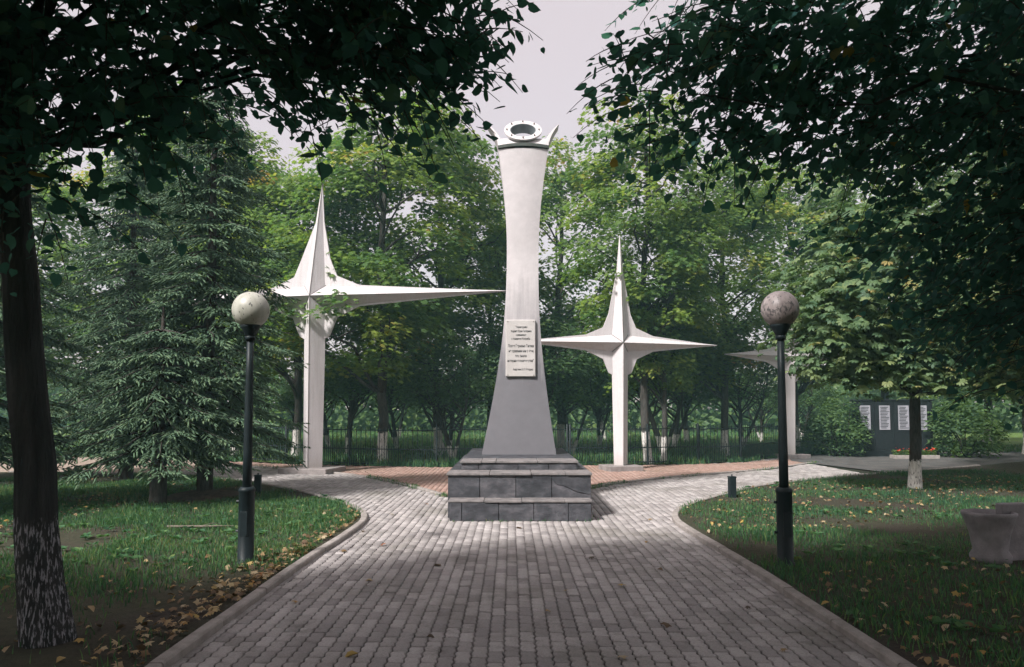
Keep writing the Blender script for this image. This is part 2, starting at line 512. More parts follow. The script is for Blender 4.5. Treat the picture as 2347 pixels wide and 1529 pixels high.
M['wall_dark'] = simple_mat("dark_polished_granite", (0.008, 0.012, 0.014), (0.018, 0.022, 0.025), 9, 0.45, 0.25, 0.1)
M['tablet'] = simple_mat("pale_tablet", (0.24, 0.245, 0.275), (0.32, 0.32, 0.36), 5, 0.5, 0.3, 0.05)
M['bin'] = simple_mat("grey_concrete", (0.16, 0.15, 0.155), (0.28, 0.26, 0.265), 6, 0.85, 0.2, 0.5)
M['flower'] = leaf_mat("red_blossom", [(0.0, (0.45, 0.03, 0.02)), (1.0, (0.6, 0.08, 0.05))], 0.2)
M['wood'] = simple_mat("dead_branch_wood", (0.10, 0.085, 0.07), (0.2, 0.17, 0.14), 10, 0.9, 0.1, 0.5)

#==MARK_SETTING
# ------------------------------------------------------------------ ground, lawns, paths, kerbs
CX = 0.13
KL = [(-2.32, -6), (-2.32, 0), (-2.30, 5.4), (-2.28, 8.2), (-2.20, 10.2), (-2.22, 11.2), (-2.42, 12.1), (-2.85, 13.0), (-3.65, 14.2),
      (-5.25, 16.2), (-7.5, 18.05), (-9.7, 18.95), (-12.3, 19.4), (-18, 19.9), (-30, 20.3)]
left_edge = smooth_curve(KL, 8)
KR = [(2*CX+0.0-p[0], p[1]) for p in KL[:11]] + [(10.2, 19.6), (13.0, 21.3), (18, 24.5), (30, 30)]
KR = [(p[0]-0.02, p[1]) for p in KR]
right_edge = smooth_curve(KR, 8)
RKL = [(-9.5, 23.2), (-7.2, 21.4), (-4.9, 19.75), (-3.74, 18.64), (-2.75, 17.22), (-1.97, 15.85), (-1.25, 14.43), (-0.6, 13.4)]
RKR = [(0.7, 14.2), (1.40, 15.5), (1.75, 16.05), (2.43, 16.95), (3.42, 17.95), (5.0, 19.2), (7.2, 20.9), (9.5, 23.4)]
red_l = smooth_curve(RKL, 8); red_r = smooth_curve(RKR, 8)
FENCE = [(-16.5, 26.6), (-12.5, 25.6), (-9.31, 24.2), (-7.0, 23.1), (-4.87, 22.33), (-2.2, 21.75), (-0.2, 22.0), (1.66, 22.4), (4.1, 22.55), (5.74, 23.0), (7.3, 23.8), (9.5, 26.2), (12.0, 28.3)]

def sheet(name, poly, z, m):
    me = bpy.data.meshes.new(name)
    bm = bmesh.new()
    vs = [bm.verts.new((p[0], p[1], z)) for p in poly]
    es = [bm.edges.new((vs[i], vs[(i+1) % len(vs)])) for i in range(len(vs))]
    bmesh.ops.triangle_fill(bm, edges=es, use_beauty=True)
    for f in bm.faces:
        if f.normal.z < 0: f.normal_flip()
    bm.to_mesh(me); bm.free()
    return struct(mobj(name, me, m))

g = sheet("ground", [(-500, -300), (500, -300), (500, 700), (-500, 700)], -0.08, M['meadow'])
soil = sheet("path", [(-30, -8), (30, -8), (30, 33), (-30, 33)], -0.030, M['soil'])
lawn_l_poly = [tuple(p) for p in left_edge] + [(-30, -6)]
lawn_r_poly = [tuple(p) for p in right_edge] + [(30, -6)]
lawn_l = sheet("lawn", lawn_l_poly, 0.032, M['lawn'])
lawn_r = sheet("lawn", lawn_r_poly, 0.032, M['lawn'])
orch_poly = [(-30, 27.5), (-20, 27)] + FENCE + [(16, 30.5), (30, 38), (60, 60), (60, 120), (-60, 120), (-60, 27.5)]
orch = sheet("orchard_lawn", [(p[0], p[1]+0.10) for p in orch_poly], 0.0, M['meadow'])
sand_poly = [(-30, 20.0), (-14, 19.3), (-8.9, 18.7), (-8.9, 22.5), (-9.6, 24.2), (-12.5, 25.5), (-16.5, 26.4), (-30, 27.2)]
struct(sheet("side_path", sand_poly, 0.004, M['sand']))
sandr_poly = [(10.0, 19.5), (13, 21.4), (18, 24.6), (30, 30.1), (30, 37), (16, 30.3), (12, 28.1), (9.6, 26.0), (9.0, 24.0)]
struct(sheet("side_path", sandr_poly, 0.004, M['asphalt']))

def kerb_run(name, line, wdt, z0, z1, step, parent_label=None):
    root = bpy.data.objects.new(name, None); C.objects.link(root); root["kind"] = "structure"
    line = np.asarray(line)
    seg = np.linalg.norm(np.diff(line, axis=0), axis=1); s = np.concatenate([[0], np.cumsum(seg)])
    n = int(s[-1]//step)
    at = lambda q: np.array([np.interp(q, s, line[:, 0]), np.interp(q, s, line[:, 1])])
    for i in range(n):
        qs = np.linspace(i*step+0.006, (i+1)*step-0.006, 5)
        pts = [at(q) for q in qs]
        L = []; Rr = []
        for q, p in zip(qs, pts):
            d = at(q+0.03)-at(q-0.03); d /= np.linalg.norm(d)+1e-9
            nrm = np.array([-d[1], d[0]])
            L.append(p+nrm*wdt/2); Rr.append(p-nrm*wdt/2)
        dz = random.uniform(-0.006, 0.006)
        b_ = 0.012; V = []; F = []
        m_ = len(pts)
        for k in range(m_):
            mid = (L[k]+Rr[k])/2
            li = mid+(L[k]-mid)*(1-2*b_/wdt); ri = mid+(Rr[k]-mid)*(1-2*b_/wdt)
            V += [(*L[k], z0), (*L[k], z1-b_+dz), (*li, z1+dz), (*ri, z1+dz), (*Rr[k], z1-b_+dz), (*Rr[k], z0)]
        for k in range(m_-1):
            for j in range(5):
                F.append((k*6+j, k*6+j+1, (k+1)*6+j+1, (k+1)*6+j))
        F.append((0, 1, 2, 3, 4, 5)); F.append(tuple((m_-1)*6+j for j in range(6))[::-1])
        pobj("kerb_stone", V, F, M['kerb'], root)
    return root
sel = left_edge[(left_edge[:, 1] > 2.5) & (left_edge[:, 0] > -14)]
kerb_run("kerb", sel, 0.10, -0.06, 0.060, 1.0)
sel = right_edge[(right_edge[:, 1] > 2.5) & (right_edge[:, 0] < 14)]
kerb_run("kerb", sel, 0.10, -0.06, 0.060, 1.0)
kerb_run("kerb", red_l[(red_l[:, 1] > 14.3)], 0.11, -0.06, 0.030, 1.0)
kerb_run("kerb", red_r[(red_r[:, 1] > 15.6)], 0.11, -0.06, 0.030, 1.0)

# zigzag pavers, laid in columns that run away from the camera
PW, PL = 0.1125, 0.225
def paver_mesh(flip, gap=0.012):
    a = 0.0085
    ts = [0, 0.125, 0.375, 0.625, 0.875, 1.0]
    o5 = [0, a, -a, a, -a, 0]
    def ring(ins, z):
        pts = []
        for t_, o_ in zip(ts, o5):
            pts.append((-PW/2+o_+ins, (t_-0.5)*(PL-1.2*ins), z))
        for t_, o_ in zip(ts[::-1], o5[::-1]):
            pts.append((PW/2+o_-ins, (t_-0.5)*(PL-1.2*ins), z))
        return pts
    V = ring(gap*0.5, -0.026)+ring(gap*0.5, -0.006)+ring(gap*0.5+0.006, 0.0)
    n = 12
    F4 = []
    for k in range(2):
        for i in range(n):
            F4.append((k*n+i, k*n+(i+1) % n, (k+1)*n+(i+1) % n, (k+1)*n+i))
    top = tuple(range(2*n, 3*n))
    # orientation: ring runs clockwise seen from above -> reverse
    F4 = [f[::-1] for f in F4]; top = top[::-1]
    return np.array(V), np.array(F4), np.array([top])
PM = [paver_mesh(False), paver_mesh(True)]

mon_box = (-1.0, 1.24, 11.62, 16.2)
def pave(name, label, inside, xr, yr, m, near_key, z, n_single=300):
    root = bpy.data.objects.new(name, None); C.objects.link(root); root["kind"] = "structure"
    spots = []
    for i in range(int((xr[1]-xr[0])/PW)):
        x = xr[0]+i*PW
        ys = np.arange(yr[0]+(PL/2 if i % 2 else 0), yr[1], PL)
        spots.append(np.stack([np.full_like(ys, x), ys, np.full_like(ys, i % 2)], 1))
    S = np.concatenate(spots)
    S = S[inside(S)]
    order = np.argsort(near_key(S))
    S = S[order]
    shared = [None, None]
    for k in range(2):
        V, F4, T = PM[k]
        me = fast_mesh("paver", V, [F4, T], tone=np.full(len(F4)+1, 0.0)); me.materials.append(m)
        shared[k] = me
    for x, y, k in S[:n_single]:
        o = bpy.data.objects.new("paver", shared[int(k)])
        o.location = (x, y, z+random.uniform(-0.002, 0.003))
        o.rotation_euler = (random.gauss(0, 0.014), random.gauss(0, 0.018), random.gauss(0, 0.012))
        link(o, root)
    rest = S[n_single:]
    Vs = []; F4s = []; Ts = []; off = 0; t4 = []; tT = []
    for k in range(2):
        V, F4, T = PM[k]
        r = rest[rest[:, 2] == k]; n = len(r)
        if n == 0: continue
        tilt = rng.normal(0, 0.016, (n, 2)); zj = rng.normal(0, 0.0025, n)-0.006*(rng.random(n) < 0.05)
        P = np.repeat(V[None], n, 0)
        P[:, :, 2] += zj[:, None]+P[:, :, 0]*tilt[:, :1]+P[:, :, 1]*tilt[:, 1:]
        P[:, :, 0] += r[:, :1]; P[:, :, 1] += r[:, 1:2]; P[:, :, 2] += z
        Vs.append(P.reshape(-1, 3))
        base = off+np.arange(n)[:, None, None]*len(V)
        F4s.append((F4[None]+base).reshape(-1, 4)); Ts.append((T[None]+base).reshape(-1, T.shape[1]))
        tn = rng.random(n)
        t4.append(np.repeat(tn, len(F4))); tT.append(tn)
        off += n*len(V)
    me = fast_mesh("pavers_beyond", np.concatenate(Vs), [np.concatenate(F4s), np.concatenate(Ts)], tone=np.concatenate(t4+tT))
    o = mobj("pavers_beyond", me, m, root); o["kind"] = "stuff"
    return root

red_region = [tuple(p) for p in red_l] + [tuple(p) for p in red_r] + [(9.5, 25.4), (7.3, 23.55), (5.74, 22.8), (4.1, 22.35), (1.66, 22.2), (-0.2, 21.85), (-2.2, 21.6), (-4.87, 22.15), (-7, 22.9), (-9.3, 24.0)]
def grey_in(S):
    out = ~in_poly(S, lawn_l_poly) & ~in_poly(S, lawn_r_poly) & ~in_poly(S, red_region)
    out &= (dist_poly(S, red_l) > 0.085) & (dist_poly(S, red_r) > 0.085)
    near = (dist_poly(S, left_edge) < 0.11) | (dist_poly(S, right_edge) < 0.11)
    out = out | (near & ~in_poly(S, red_region) & (np.abs(S[:, 0]) < 8) & (dist_poly(S, red_l) > 0.1) & (dist_poly(S, red_r) > 0.1))
    out &= (S[:, 0] > -8.95) & (S[:, 0] < 9.2)
    out &= (S[:, 1] < 26)
    inm = (S[:, 0] > mon_box[0]+0.12) & (S[:, 0] < mon_box[1]-0.12) & (S[:, 1] > mon_box[2]) & (S[:, 1] < mon_box[3]-0.15)
    out &= ~inm
    # keep off what lies behind the fence
    fy = np.interp(S[:, 0], [p[0] for p in FENCE], [p[1] for p in FENCE])
    out &= S[:, 1] < fy-0.2
    return out
def red_in(S):
    out = in_poly(S, red_region) & (dist_poly(S, red_l) > 0.085) & (dist_poly(S, red_r) > 0.085)
    inm = (S[:, 0] > mon_box[0]+0.12) & (S[:, 0] < mon_box[1]-0.12) & (S[:, 1] > mon_box[2]) & (S[:, 1] < mon_box[3]-0.15)
    fy = np.interp(S[:, 0], [p[0] for p in FENCE], [p[1] for p in FENCE])
    return out & ~inm & (S[:, 1] < fy-0.15)
def near_key(S):
    # nearest pavers that lie inside the view
    vis = (np.abs(S[:, 0])*1700 < 1120*S[:, 1]) & (S[:, 1] > 4.85)
    return S[:, 1]+np.where(vis, 0, 1000)
def near_red(S):
    hid = (S[:, 0] > -1.05) & (S[:, 0] < 1.4)
    return S[:, 1]+np.where(hid, 100, 0)
pave("paving", None, grey_in, (-9.0, 9.3), (2.6, 26.0), M['paver'], near_key, 0.0)
pave("red_paving", None, red_in, (-9.4, 9.5), (13.2, 25.6), M['red_paver'], near_red, -0.002)

#==MARK_MONUMENT
# ------------------------------------------------------------------ stele on its stepped pedestal
st = thing("stele", "tall white flared stele with inscribed plaque on a stepped grey slate pedestal", "monument", (0, 0, 0))
X0, X1 = -1.0, 1.23
core = box_obj("pedestal_core", X0+0.03, X1-0.03, 11.66, 16.15, -0.02, 0.655, M['core'], st)
box_obj("step_core", -0.91, 1.17, 11.33, 11.66, -0.02, 0.275, M['core'], st)
box_obj("upper_core", -0.80, 1.04, 12.23, 15.95, 0.655, 0.80, M['core'], st)

def slabs_front(xs, z0, z1, y, th=0.028, parent=st):
    for a, b in zip(xs[:-1], xs[1:]):
        dy = random.uniform(-0.004, 0.004)
        box_obj("slab", a+0.004, b-0.004, y-th+dy, y+0.005, z0, z1-random.uniform(0.001, 0.004), M['slate'], parent, 0.004)
def slabs_side(x, sgn, ys, z0, z1, th=0.028, parent=st):
    for a, b in zip(ys[:-1], ys[1:]):
        dx = random.uniform(-0.004, 0.004)
        xo = x+sgn*th+dx
        xa, xb = (min(x-sgn*0.005, xo), max(x-sgn*0.005, xo))
        box_obj("slab", xa, xb, a+0.004, b-0.004, z0, z1-0.003, M['slate'], parent, 0.004)
def coping(x0, x1, y0, y1, z, th, cuts, mat, axis='x', parent=st):
    q = [x0]+cuts+[x1] if axis == 'x' else [y0]+cuts+[y1]
    for a, b in zip(q[:-1], q[1:]):
        dz = random.uniform(-0.003, 0.003); dy = random.uniform(-0.012, 0.012)
        if axis == 'x': box_obj("coping_slab", a+0.003, b-0.003, y0+dy, y1, z-th+dz, z+dz, mat, parent, 0.005)
        else: box_obj("coping_slab", x0, x1, a+0.003, b-0.003, z-th+dz, z+dz, mat, parent, 0.005)

# front step
slabs_front([-0.94, -0.76, -0.20, 0.33, 0.85, 1.20], 0.0, 0.275, 11.33)
slabs_side(-0.91, -1, [11.31, 11.63], 0.0, 0.275); slabs_side(1.17, 1, [11.31, 11.63], 0.0, 0.275)
coping(-0.965, 1.215, 11.285, 11.625, 0.312, 0.034, [-0.42, 0.15, 0.80], M['slate_light'])
# main block: front slabs, the right one split by a break
slabs_front([X0, -0.50, 0.06, 0.62], 0.0, 0.655, 11.66)
prism_xz("slab", [(0.624, 0.655), (1.225, 0.655), (1.225, 0.36), (1.02, 0.40), (0.80, 0.50), (0.70, 0.515), (0.624, 0.60)], 11.634, 11.665, M['slate'], st)
prism_xz("slab", [(0.624, 0.59), (0.70, 0.505), (0.80, 0.49), (1.015, 0.39), (1.225, 0.35), (1.225, 0.0), (0.624, 0.0)], 11.628, 11.665, M['slate'], st)
ys = list(np.linspace(11.635, 16.15, 9))
slabs_side(X0+0.03, -1, ys, 0.0, 0.655); slabs_side(X1-0.03, 1, ys, 0.0, 0.655)
coping(X0-0.02, X1+0.02, 11.605, 12.24, 0.692, 0.036, [-0.35, 0.30, 0.84], M['slate_light'])
coping(X0-0.02, -0.785, 12.245, 16.17, 0.690, 0.034, [13.0, 13.9, 14.7, 15.4], M['slate'], 'y')
coping(1.025, X1+0.02, 12.245, 16.17, 0.690, 0.034, [13.0, 13.9, 14.7, 15.4], M['slate'], 'y')
# upper tier
slabs_front([-0.82, -0.55, 0.10, 0.60, 1.06], 0.693, 0.80, 12.23)
slabs_side(-0.80, -1, [12.21, 13.1, 14.0, 14.9, 15.95], 0.692, 0.80); slabs_side(1.04, 1, [12.21, 13.1, 14.0, 14.9, 15.95], 0.692, 0.80)
coping(-0.85, 1.09, 12.18, 12.86, 0.838, 0.034, [-0.50, -0.26, 0.42], M['slate_light'])
coping(-0.85, 1.09, 12.865, 15.97, 0.838, 0.034, [13.5, 14.4, 15.2], M['slate'], 'y')

# shaft: lofted, concave sides, slightly bowed front
prof = [(0.838, .695, .130), (1.3, .610, .142), (1.8, .525, .155), (2.3, .452, .167), (2.8, .385, .178), (3.3, .338, .188), (3.9, .308, .196),
        (4.5, .300, .202), (5.0, .304, .206), (5.6, .340, .210), (6.1, .398, .214), (6.64, .475, .218)]
zz = np.linspace(0.838, 6.64, 34)
pz = [p[0] for p in prof]
hw = np.interp(zz, pz, [p[1] for p in prof]); cx = np.interp(zz, pz, [p[2] for p in prof])
# soften the polyline
for _ in range(3): hw[1:-1] = (hw[:-2]+2*hw[1:-1]+hw[2:])/4
yf = np.interp(zz, [0.838, 2.3, 3.3, 4.7, 6.64], [13.88, 13.94, 13.97, 14.00, 13.90])
yb = np.interp(zz, [0.838, 2.3, 3.3, 4.7, 6.64], [15.10, 14.75, 14.62, 14.52, 14.72])
NB = 7
V = []; F = []
for k in range(len(zz)):
    bow = 0.02+0.05*max(0, (zz[k]-4.5)/2.1)
    for j in range(NB):
        s_ = -1+2*j/(NB-1)
        V.append((cx[k]+s_*hw[k], yf[k]-bow*(1-s_*s_), zz[k]))
    for j in range(NB):
        s_ = 1-2*j/(NB-1)
        V.append((cx[k]+s_*hw[k], yb[k]+bow*(1-s_*s_), zz[k]))
n2 = 2*NB
for k in range(len(zz)-1):
    for j in range(n2):
        F.append((k*n2+j, k*n2+(j+1) % n2, (k+1)*n2+(j+1) % n2, (k+1)*n2+j))
F.append(tuple(range(n2))[::-1]); F.append(tuple((len(zz)-1)*n2+j for j in range(n2)))
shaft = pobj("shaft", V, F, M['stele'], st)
for p in shaft.data.polygons: p.use_smooth = True
es = shaft.data
try:
    es.set_sharp_from_angle(angle=R(35))
except Exception:
    pass
# dark recessed band under the head
V = []; F = []
for j in range(13):
    s_ = -1+j/6
    zb = 6.645+0.028*(1-s_*s_)
    y_ = 13.90-0.07*(1-s_*s_)-0.03
    for (dy, dz) in ((0, 0), (0, 0.058), (0.06, 0.058), (0.06, 0)):
        V.append((0.218+s_*0.488, y_+dy, zb+dz))
for j in range(12):
    for q in range(4):
        F.append((j*4+q, j*4+(q+1) % 4, (j+1)*4+(q+1) % 4, (j+1)*4+q))
F += [(0, 1, 2, 3), (51, 50, 49, 48)]
pobj("band", V, F, M['groove'], st)
# head: low saddle between two flaring petals
V = []; F = []
for j in range(13):
    s_ = -1+j/6
    for (dy, z_) in ((0, 6.64+0.028*(1-s_*s_)+0.05), (0.10, 6.86+0.02*s_*s_), (0.62, 6.80), (0.70, 6.64)):
        V.append((0.218+s_*(0.478+0.06*(z_-6.66)), 13.90-0.07*(1-s_*s_)*(1 if dy < 0.3 else -1)+dy, z_))
for j in range(12):
    for q in range(4):
        F.append((j*4+q, j*4+(q+1) % 4, (j+1)*4+(q+1) % 4, (j+1)*4+q))
F += [(0, 1, 2, 3), (51, 50, 49, 48)]
pobj("head_saddle", V, F, M['white'], st)
for sg in (-1, 1):
    V = []; F = []
    ks = np.linspace(0, 1, 10)
    for u in ks:
        z_ = 6.66+0.52*u
        xo = 0.475+0.04*u+0.175*u**2.2               # outer edge curls outwards
        th = 0.085*math.sin(math.pi*min(1, 0.15+0.85*u))**0.8*(1-u*0.55)+0.012
        yc0, yc1 = 13.94+0.10*u, 14.66-0.28*u
        for (x_, y_) in ((xo, yc0), (xo, yc1), (xo-th, yc1), (xo-th, yc0)):
            V.append((0.218+sg*x_, y_, z_))
    for k in range(len(ks)-1):
        for q in range(4):
            F.append((k*4+q, k*4+(q+1) % 4, (k+1)*4+(q+1) % 4, (k+1)*4+q))
    F += [(0, 1, 2, 3), tuple(len(V)-4+q for q in (3, 2, 1, 0))]
    pobj("petal", V, F, M['white'], st)
# tilted flanged tube with bolts
nrm = Vector((0, -0.76, 0.65)).normalized(); upv = Vector((0, 0.65, 0.76)).normalized(); rx = Vector((1, 0, 0))
rc = Vector((0.212, 14.02, 7.06))
def ring_solid(name, r_in, r_out, d0, d1, m, parent, seg=40):
    V = []; F = []
    for (r, d) in ((r_in, d0), (r_out, d0), (r_out, d1), (r_in, d1)):
        for k in range(seg):
            a = 2*math.pi*k/seg
            V.append(rc+rx*(r*math.cos(a))+upv*(r*math.sin(a))+nrm*d)
    for q in range(4):
        for k in range(seg):
            F.append((q*seg+k, q*seg+(k+1) % seg, ((q+1) % 4)*seg+(k+1) % seg, ((q+1) % 4)*seg+k))
    return pobj(name, V, F, m, parent)
fl = ring_solid("flange_ring", 0.252, 0.362, -0.035, 0.0, M['white'], st)
ring_solid("tube_lining", 0.238, 0.2535, -0.20, -0.003, M['steel'], st)
ring_solid("tube", 0.2555, 0.272, -0.20, -0.037, M['white'], st)
for k in range(8):
    a = 2*math.pi*k/8
    c_ = rc+rx*(0.31*math.cos(a))+upv*(0.31*math.sin(a))
    bm = bmesh.new()
    bmesh.ops.create_cone(bm, cap_ends=True, segments=6, radius1=0.017, radius2=0.015, depth=0.03,
                          matrix=Matrix.Translation(c_+nrm*0.015) @ nrm.to_track_quat('Z', 'Y').to_matrix().to_4x4())
    bmobj("bolt", bm, M['screw'], fl)
# supports holding the tube
for sg in (-1, 1):
    tube_obj("tube_bracket", [(0.212+sg*0.20, 14.25, 6.80), (0.212+sg*0.22, 14.15, 6.92)], 0.02, M['white'], st, 6)

# plaque with its lettering
PX0, PX1, PZ0, PZ1, PY = -0.12, 0.445, 2.285, 3.365, 13.87
tilt = math.atan2(0.035, 1.08)
plq = thing("plaque", "", "x"); del plq["label"], plq["category"]
plq.parent = st
plq.location = ((PX0+PX1)/2, PY, PZ0)
plq.rotation_euler = (-tilt, 0, 0)
PWd, PHt = PX1-PX0, PZ1-PZ0
C.objects.unlink(plq); bpy.data.objects.remove(plq)
Mq = Matrix.Translation(((PX0+PX1)/2, PY, PZ0)) @ Matrix.Rotation(-tilt, 4, 'X')
bm = bmesh.new()
bm_box(bm, -PWd/2, PWd/2, 0.0, 0.085, 0, PHt, 0.014)
bmesh.ops.transform(bm, matrix=Mq, verts=bm.verts)
plate = bmobj("plaque", bm, M['plaque'], st)
plate["label"] = "beige rectangular plaque with black Cyrillic inscription and four screws"
for sx_ in (-1, 1):
    for zq in (0.035, PHt-0.035):
        bm = bmesh.new()
        bmesh.ops.create_cone(bm, cap_ends=True, segments=10, radius1=0.009, radius2=0.007, depth=0.012, matrix=Mq @ Matrix.Translation((sx_*(PWd/2-0.04), -0.004, zq)) @ Matrix.Rotation(R(90), 4, 'X'))
        bmobj("screw", bm, M['screw'], plate)
lines = [('"Справедливо', 310, 510, 750, 48), ('подвиг Юрия Гагарина', 398, 410, 835, 48), ('сравнивают', 480, 515, 730, 48), ('с подвигом Колумба.', 563, 420, 812, 48),
         ('Полет Германа Титова', 720, 355, 885, 62), ('не сравним ни с чем,', 828, 365, 888, 62), ('что знала', 935, 500, 735, 62), ('история человечества"', 1040, 340, 882, 62),
         ('Академик М. В. Келдыш', 1228, 450, 868, 46)]
for txt, yc, xa, xb, hh in lines:
    cu = bpy.data.curves.new("lettering", 'FONT')
    cu.body = txt; cu.size = 1.0; cu.extrude = 0.0; cu.offset = 0.012; cu.align_x = 'LEFT'
    to = bpy.data.objects.new("lettering_curve", cu); C.objects.link(to)
    dg = bpy.context.evaluated_depsgraph_get()
    me = bpy.data.meshes.new_from_object(to.evaluated_get(dg))
    bpy.data.objects.remove(to)
    co = np.array([v.co[:] for v in me.vertices])
    if len(co) == 0: continue
    w0, w1 = co[:, 0].min(), co[:, 0].max()
    sxx = (xb-xa)*PWd/625/(w1-w0)
    capz = hh*PHt/1240/0.73
    xs_ = -PWd/2+(xa-300)*PWd/625
    zc_ = PHt-(yc-150)*PHt/1240
    out = np.stack([xs_+(co[:, 0]-w0)*sxx, np.full(len(co), -0.0025), zc_+(co[:, 1]-0.36)*capz], 1)
    out = np.array([(Mq @ Vector(p))[:] for p in out])
    for v, p in zip(me.vertices, out): v.co = p
    me.name = "lettering"
    me.materials.clear()
    mobj("lettering", me, M['ink'], plate)

# ------------------------------------------------------------------ the four-pointed star crosses
def star_cross(label, loc, rz, zc, up, side, s, base_hw, lean=0.0):
    t = thing("star_cross", label, "monument", loc, rz, "white star crosses around the stele")
    v_ = 0.245*s; cf = 0.27*s
    pl = 0.018*s
    web = [(0.095*s, up*0.66), (0.325*s, 0.82*s), (0.49*s, 0.44*s), (1.0*s, 0.225*s)]
    ring = [(lean, up-0.02)]
    ring += [(x+lean*0.7*(i == 0), z) for i, (x, z) in enumerate(web)]      # upper right, going down
    ring += [(side-0.03, 0.0), (1.0*s, -0.215*s), (0.5*s, -0.44*s), (0.34*s, -0.82*s), (0.1*s, -0.95*s)]
    ring += [(-0.1*s, -0.95*s), (-0.34*s, -0.82*s), (-0.5*s, -0.44*s), (-1.0*s, -0.215*s), (-side+0.03, 0.0)]
    ring += [(-x+lean*0.7*(i == 3), z) for i, (x, z) in enumerate(web[::-1])]
    o = prism_xz("web_plate", [(x, zc+z) for x, z in ring], -pl, pl, M['white'], t)
    b_ = 0.13
    lx = lean
    def arm(name, tipL, tipR, tipF, tipB, corner_a, corner_b):
        # corners at the valley, ridge points at the hub centre
        V = [(0, -cf, zc), corner_a, corner_b, (0, cf, zc), tipF, tipL, tipR, tipB]
        F = [(0, 1, 5, 4), (0, 4, 6, 2), (3, 7, 5, 1), (3, 2, 6, 7), (4, 5, 7, 6), (0, 2, 3, 1)]
        pobj(name, V, F, M['white'], t)
    e = 0.012
    ul, ur, ll, lr = (-v_, 0, zc+v_), (v_, 0, zc+v_), (-v_, 0, zc-v_), (v_, 0, zc-v_)
    zt = zc+up
    arm("arm", (lx-e, 0, zt), (lx+e, 0, zt), (lx, -e, zt), (lx, e, zt), ul, ur)
    arm("arm", (side, 0, zc+e), (side, 0, zc-e), (side, -e, zc), (side, e, zc), ur, lr)
    arm("arm", (-side, 0, zc-e), (-side, 0, zc+e), (-side, -e, zc), (-side, e, zc), ll, ul)
    bh = base_hw; bd = base_hw*1.0
    for (p, q) in (((0, -cf-0.003, zc), (lx, -e-0.004, zt)), ((0, -cf-0.003, zc), (side, -e-0.004, zc)), ((0, -cf-0.003, zc), (-side, -e-0.004, zc)), ((0, -cf-0.003, zc), (0, -bd-0.003, b_+0.01)),
                   ((0, -cf-0.003, zc), (-v_, -pl-0.003, zc-v_)), ((0, -cf-0.003, zc), (v_, -pl-0.003, zc-v_)), ((0, -cf-0.003, zc), (-v_, -pl-0.003, zc+v_)), ((0, -cf-0.003, zc), (v_, -pl-0.003, zc+v_))):
        tube_obj("seam", [p, tuple((np.array(p)+np.array(q))/2), q], 0.0065, M['seam'], t, 5)
    arm("shaft", (bh, 0, b_), (-bh, 0, b_), (0, -bd, b_), (0, bd, b_), lr, ll)
    pw = base_hw*2.45
    box_obj("plinth", -pw, pw, -pw*0.9, pw*0.9, -0.04, b_+0.002, M['plinth'], t, 0.012)
    return t
star_cross("largest white star cross with long arms on a concrete block beside the spruces", (-5.30, 19.85, 0), R(-12), 4.68, 3.1, 5.25, 1.28, 0.275, 0.16)
star_cross("white star cross on a low block standing on the red paving behind the stele", (3.0, 20.6, 0), R(14), 3.50, 3.05, 3.0, 1.0, 0.20, 0.03)
star_cross("white star cross half hidden by chestnut leaves behind the sooty globe lamp", (9.55, 25.5, 0), R(24), 3.47, 2.9, 2.8, 1.0, 0.19)

# ------------------------------------------------------------------ lamps and small things
def lamp(label, loc, gm, zg=2.75):
    t = thing("park_lamp", label, "lamp", loc, 0, "globe lamps beside the paving")
    bm = bmesh.new()
    bmesh.ops.create_uvsphere(bm, u_segments=40, v_segments=24, radius=0.2)
    gl = bmobj("globe", bm, gm, t, True); gl.location = (0, 0, zg)
    lathe("globe_holder", [(0.045, zg-0.30), (0.06, zg-0.27), (0.10, zg-0.20), (0.112, zg-0.172), (0.107, zg-0.168)], M['black_metal'], t)
    lathe("pole", [(0.050, 0.70), (0.048, 1.2), (0.040, 2.0), (0.036, zg-0.26)], M['black_metal'], t, 20)
    lathe("base_sleeve", [(0.098, -0.03), (0.098, 0.02), (0.084, 0.03), (0.083, 0.76), (0.088, 0.765), (0.088, 0.795), (0.070, 0.815), (0.05, 0.82)], M['black_metal'], t, 24)
    box_obj("access_door", -0.04, 0.04, -0.0855, -0.06, 0.30, 0.56, M['black_metal'], t, 0.004)
    lathe("pole_collar", [(0.055, zg-0.335), (0.055, zg-0.295), (0.05, zg-0.29)], M['black_metal'], t, 16)
    for z_ in (0.34, 0.66):
        bm = bmesh.new()
        bmesh.ops.create_cone(bm, cap_ends=True, segments=6, radius1=0.016, radius2=0.016, depth=0.035, matrix=Matrix.Translation((-0.092, 0.0, z_)) @ Matrix.Rotation(R(90), 4, 'Y'))
        bmobj("bolt", bm, M['black_metal'], t)
    return t
lamp("black pole lamp with a pale stained globe in the lawn by the spruces", (-2.88, 8.13, 0.03), M['globe_a'])
lamp("black pole lamp with a brownish sooty globe in the leaf-strewn lawn", (2.93, 8.06, 0.03), M['globe_b'])

def lawn_post(label, loc):
    t = thing("lawn_post", label, "post", loc, R(8), "short black posts in the lawns")
    box_obj("body", -0.06, 0.06, -0.06, 0.06, -0.03, 0.37, M['black_metal'], t, 0.006)
    box_obj("cap", -0.066, 0.066, -0.066, 0.066, 0.372, 0.395, M['black_metal'], t, 0.006)
    lathe("stud", [(0.012, 0.394), (0.012, 0.43), (0.004, 0.435)], M['black_metal'], t, 8)
    return t
lawn_post("short black square post in the grass near the spruce trunk", (-4.86, 14.3, 0.03))
lawn_post("short black square post in the grass beyond the sooty globe lamp", (4.12, 14.0, 0.03))

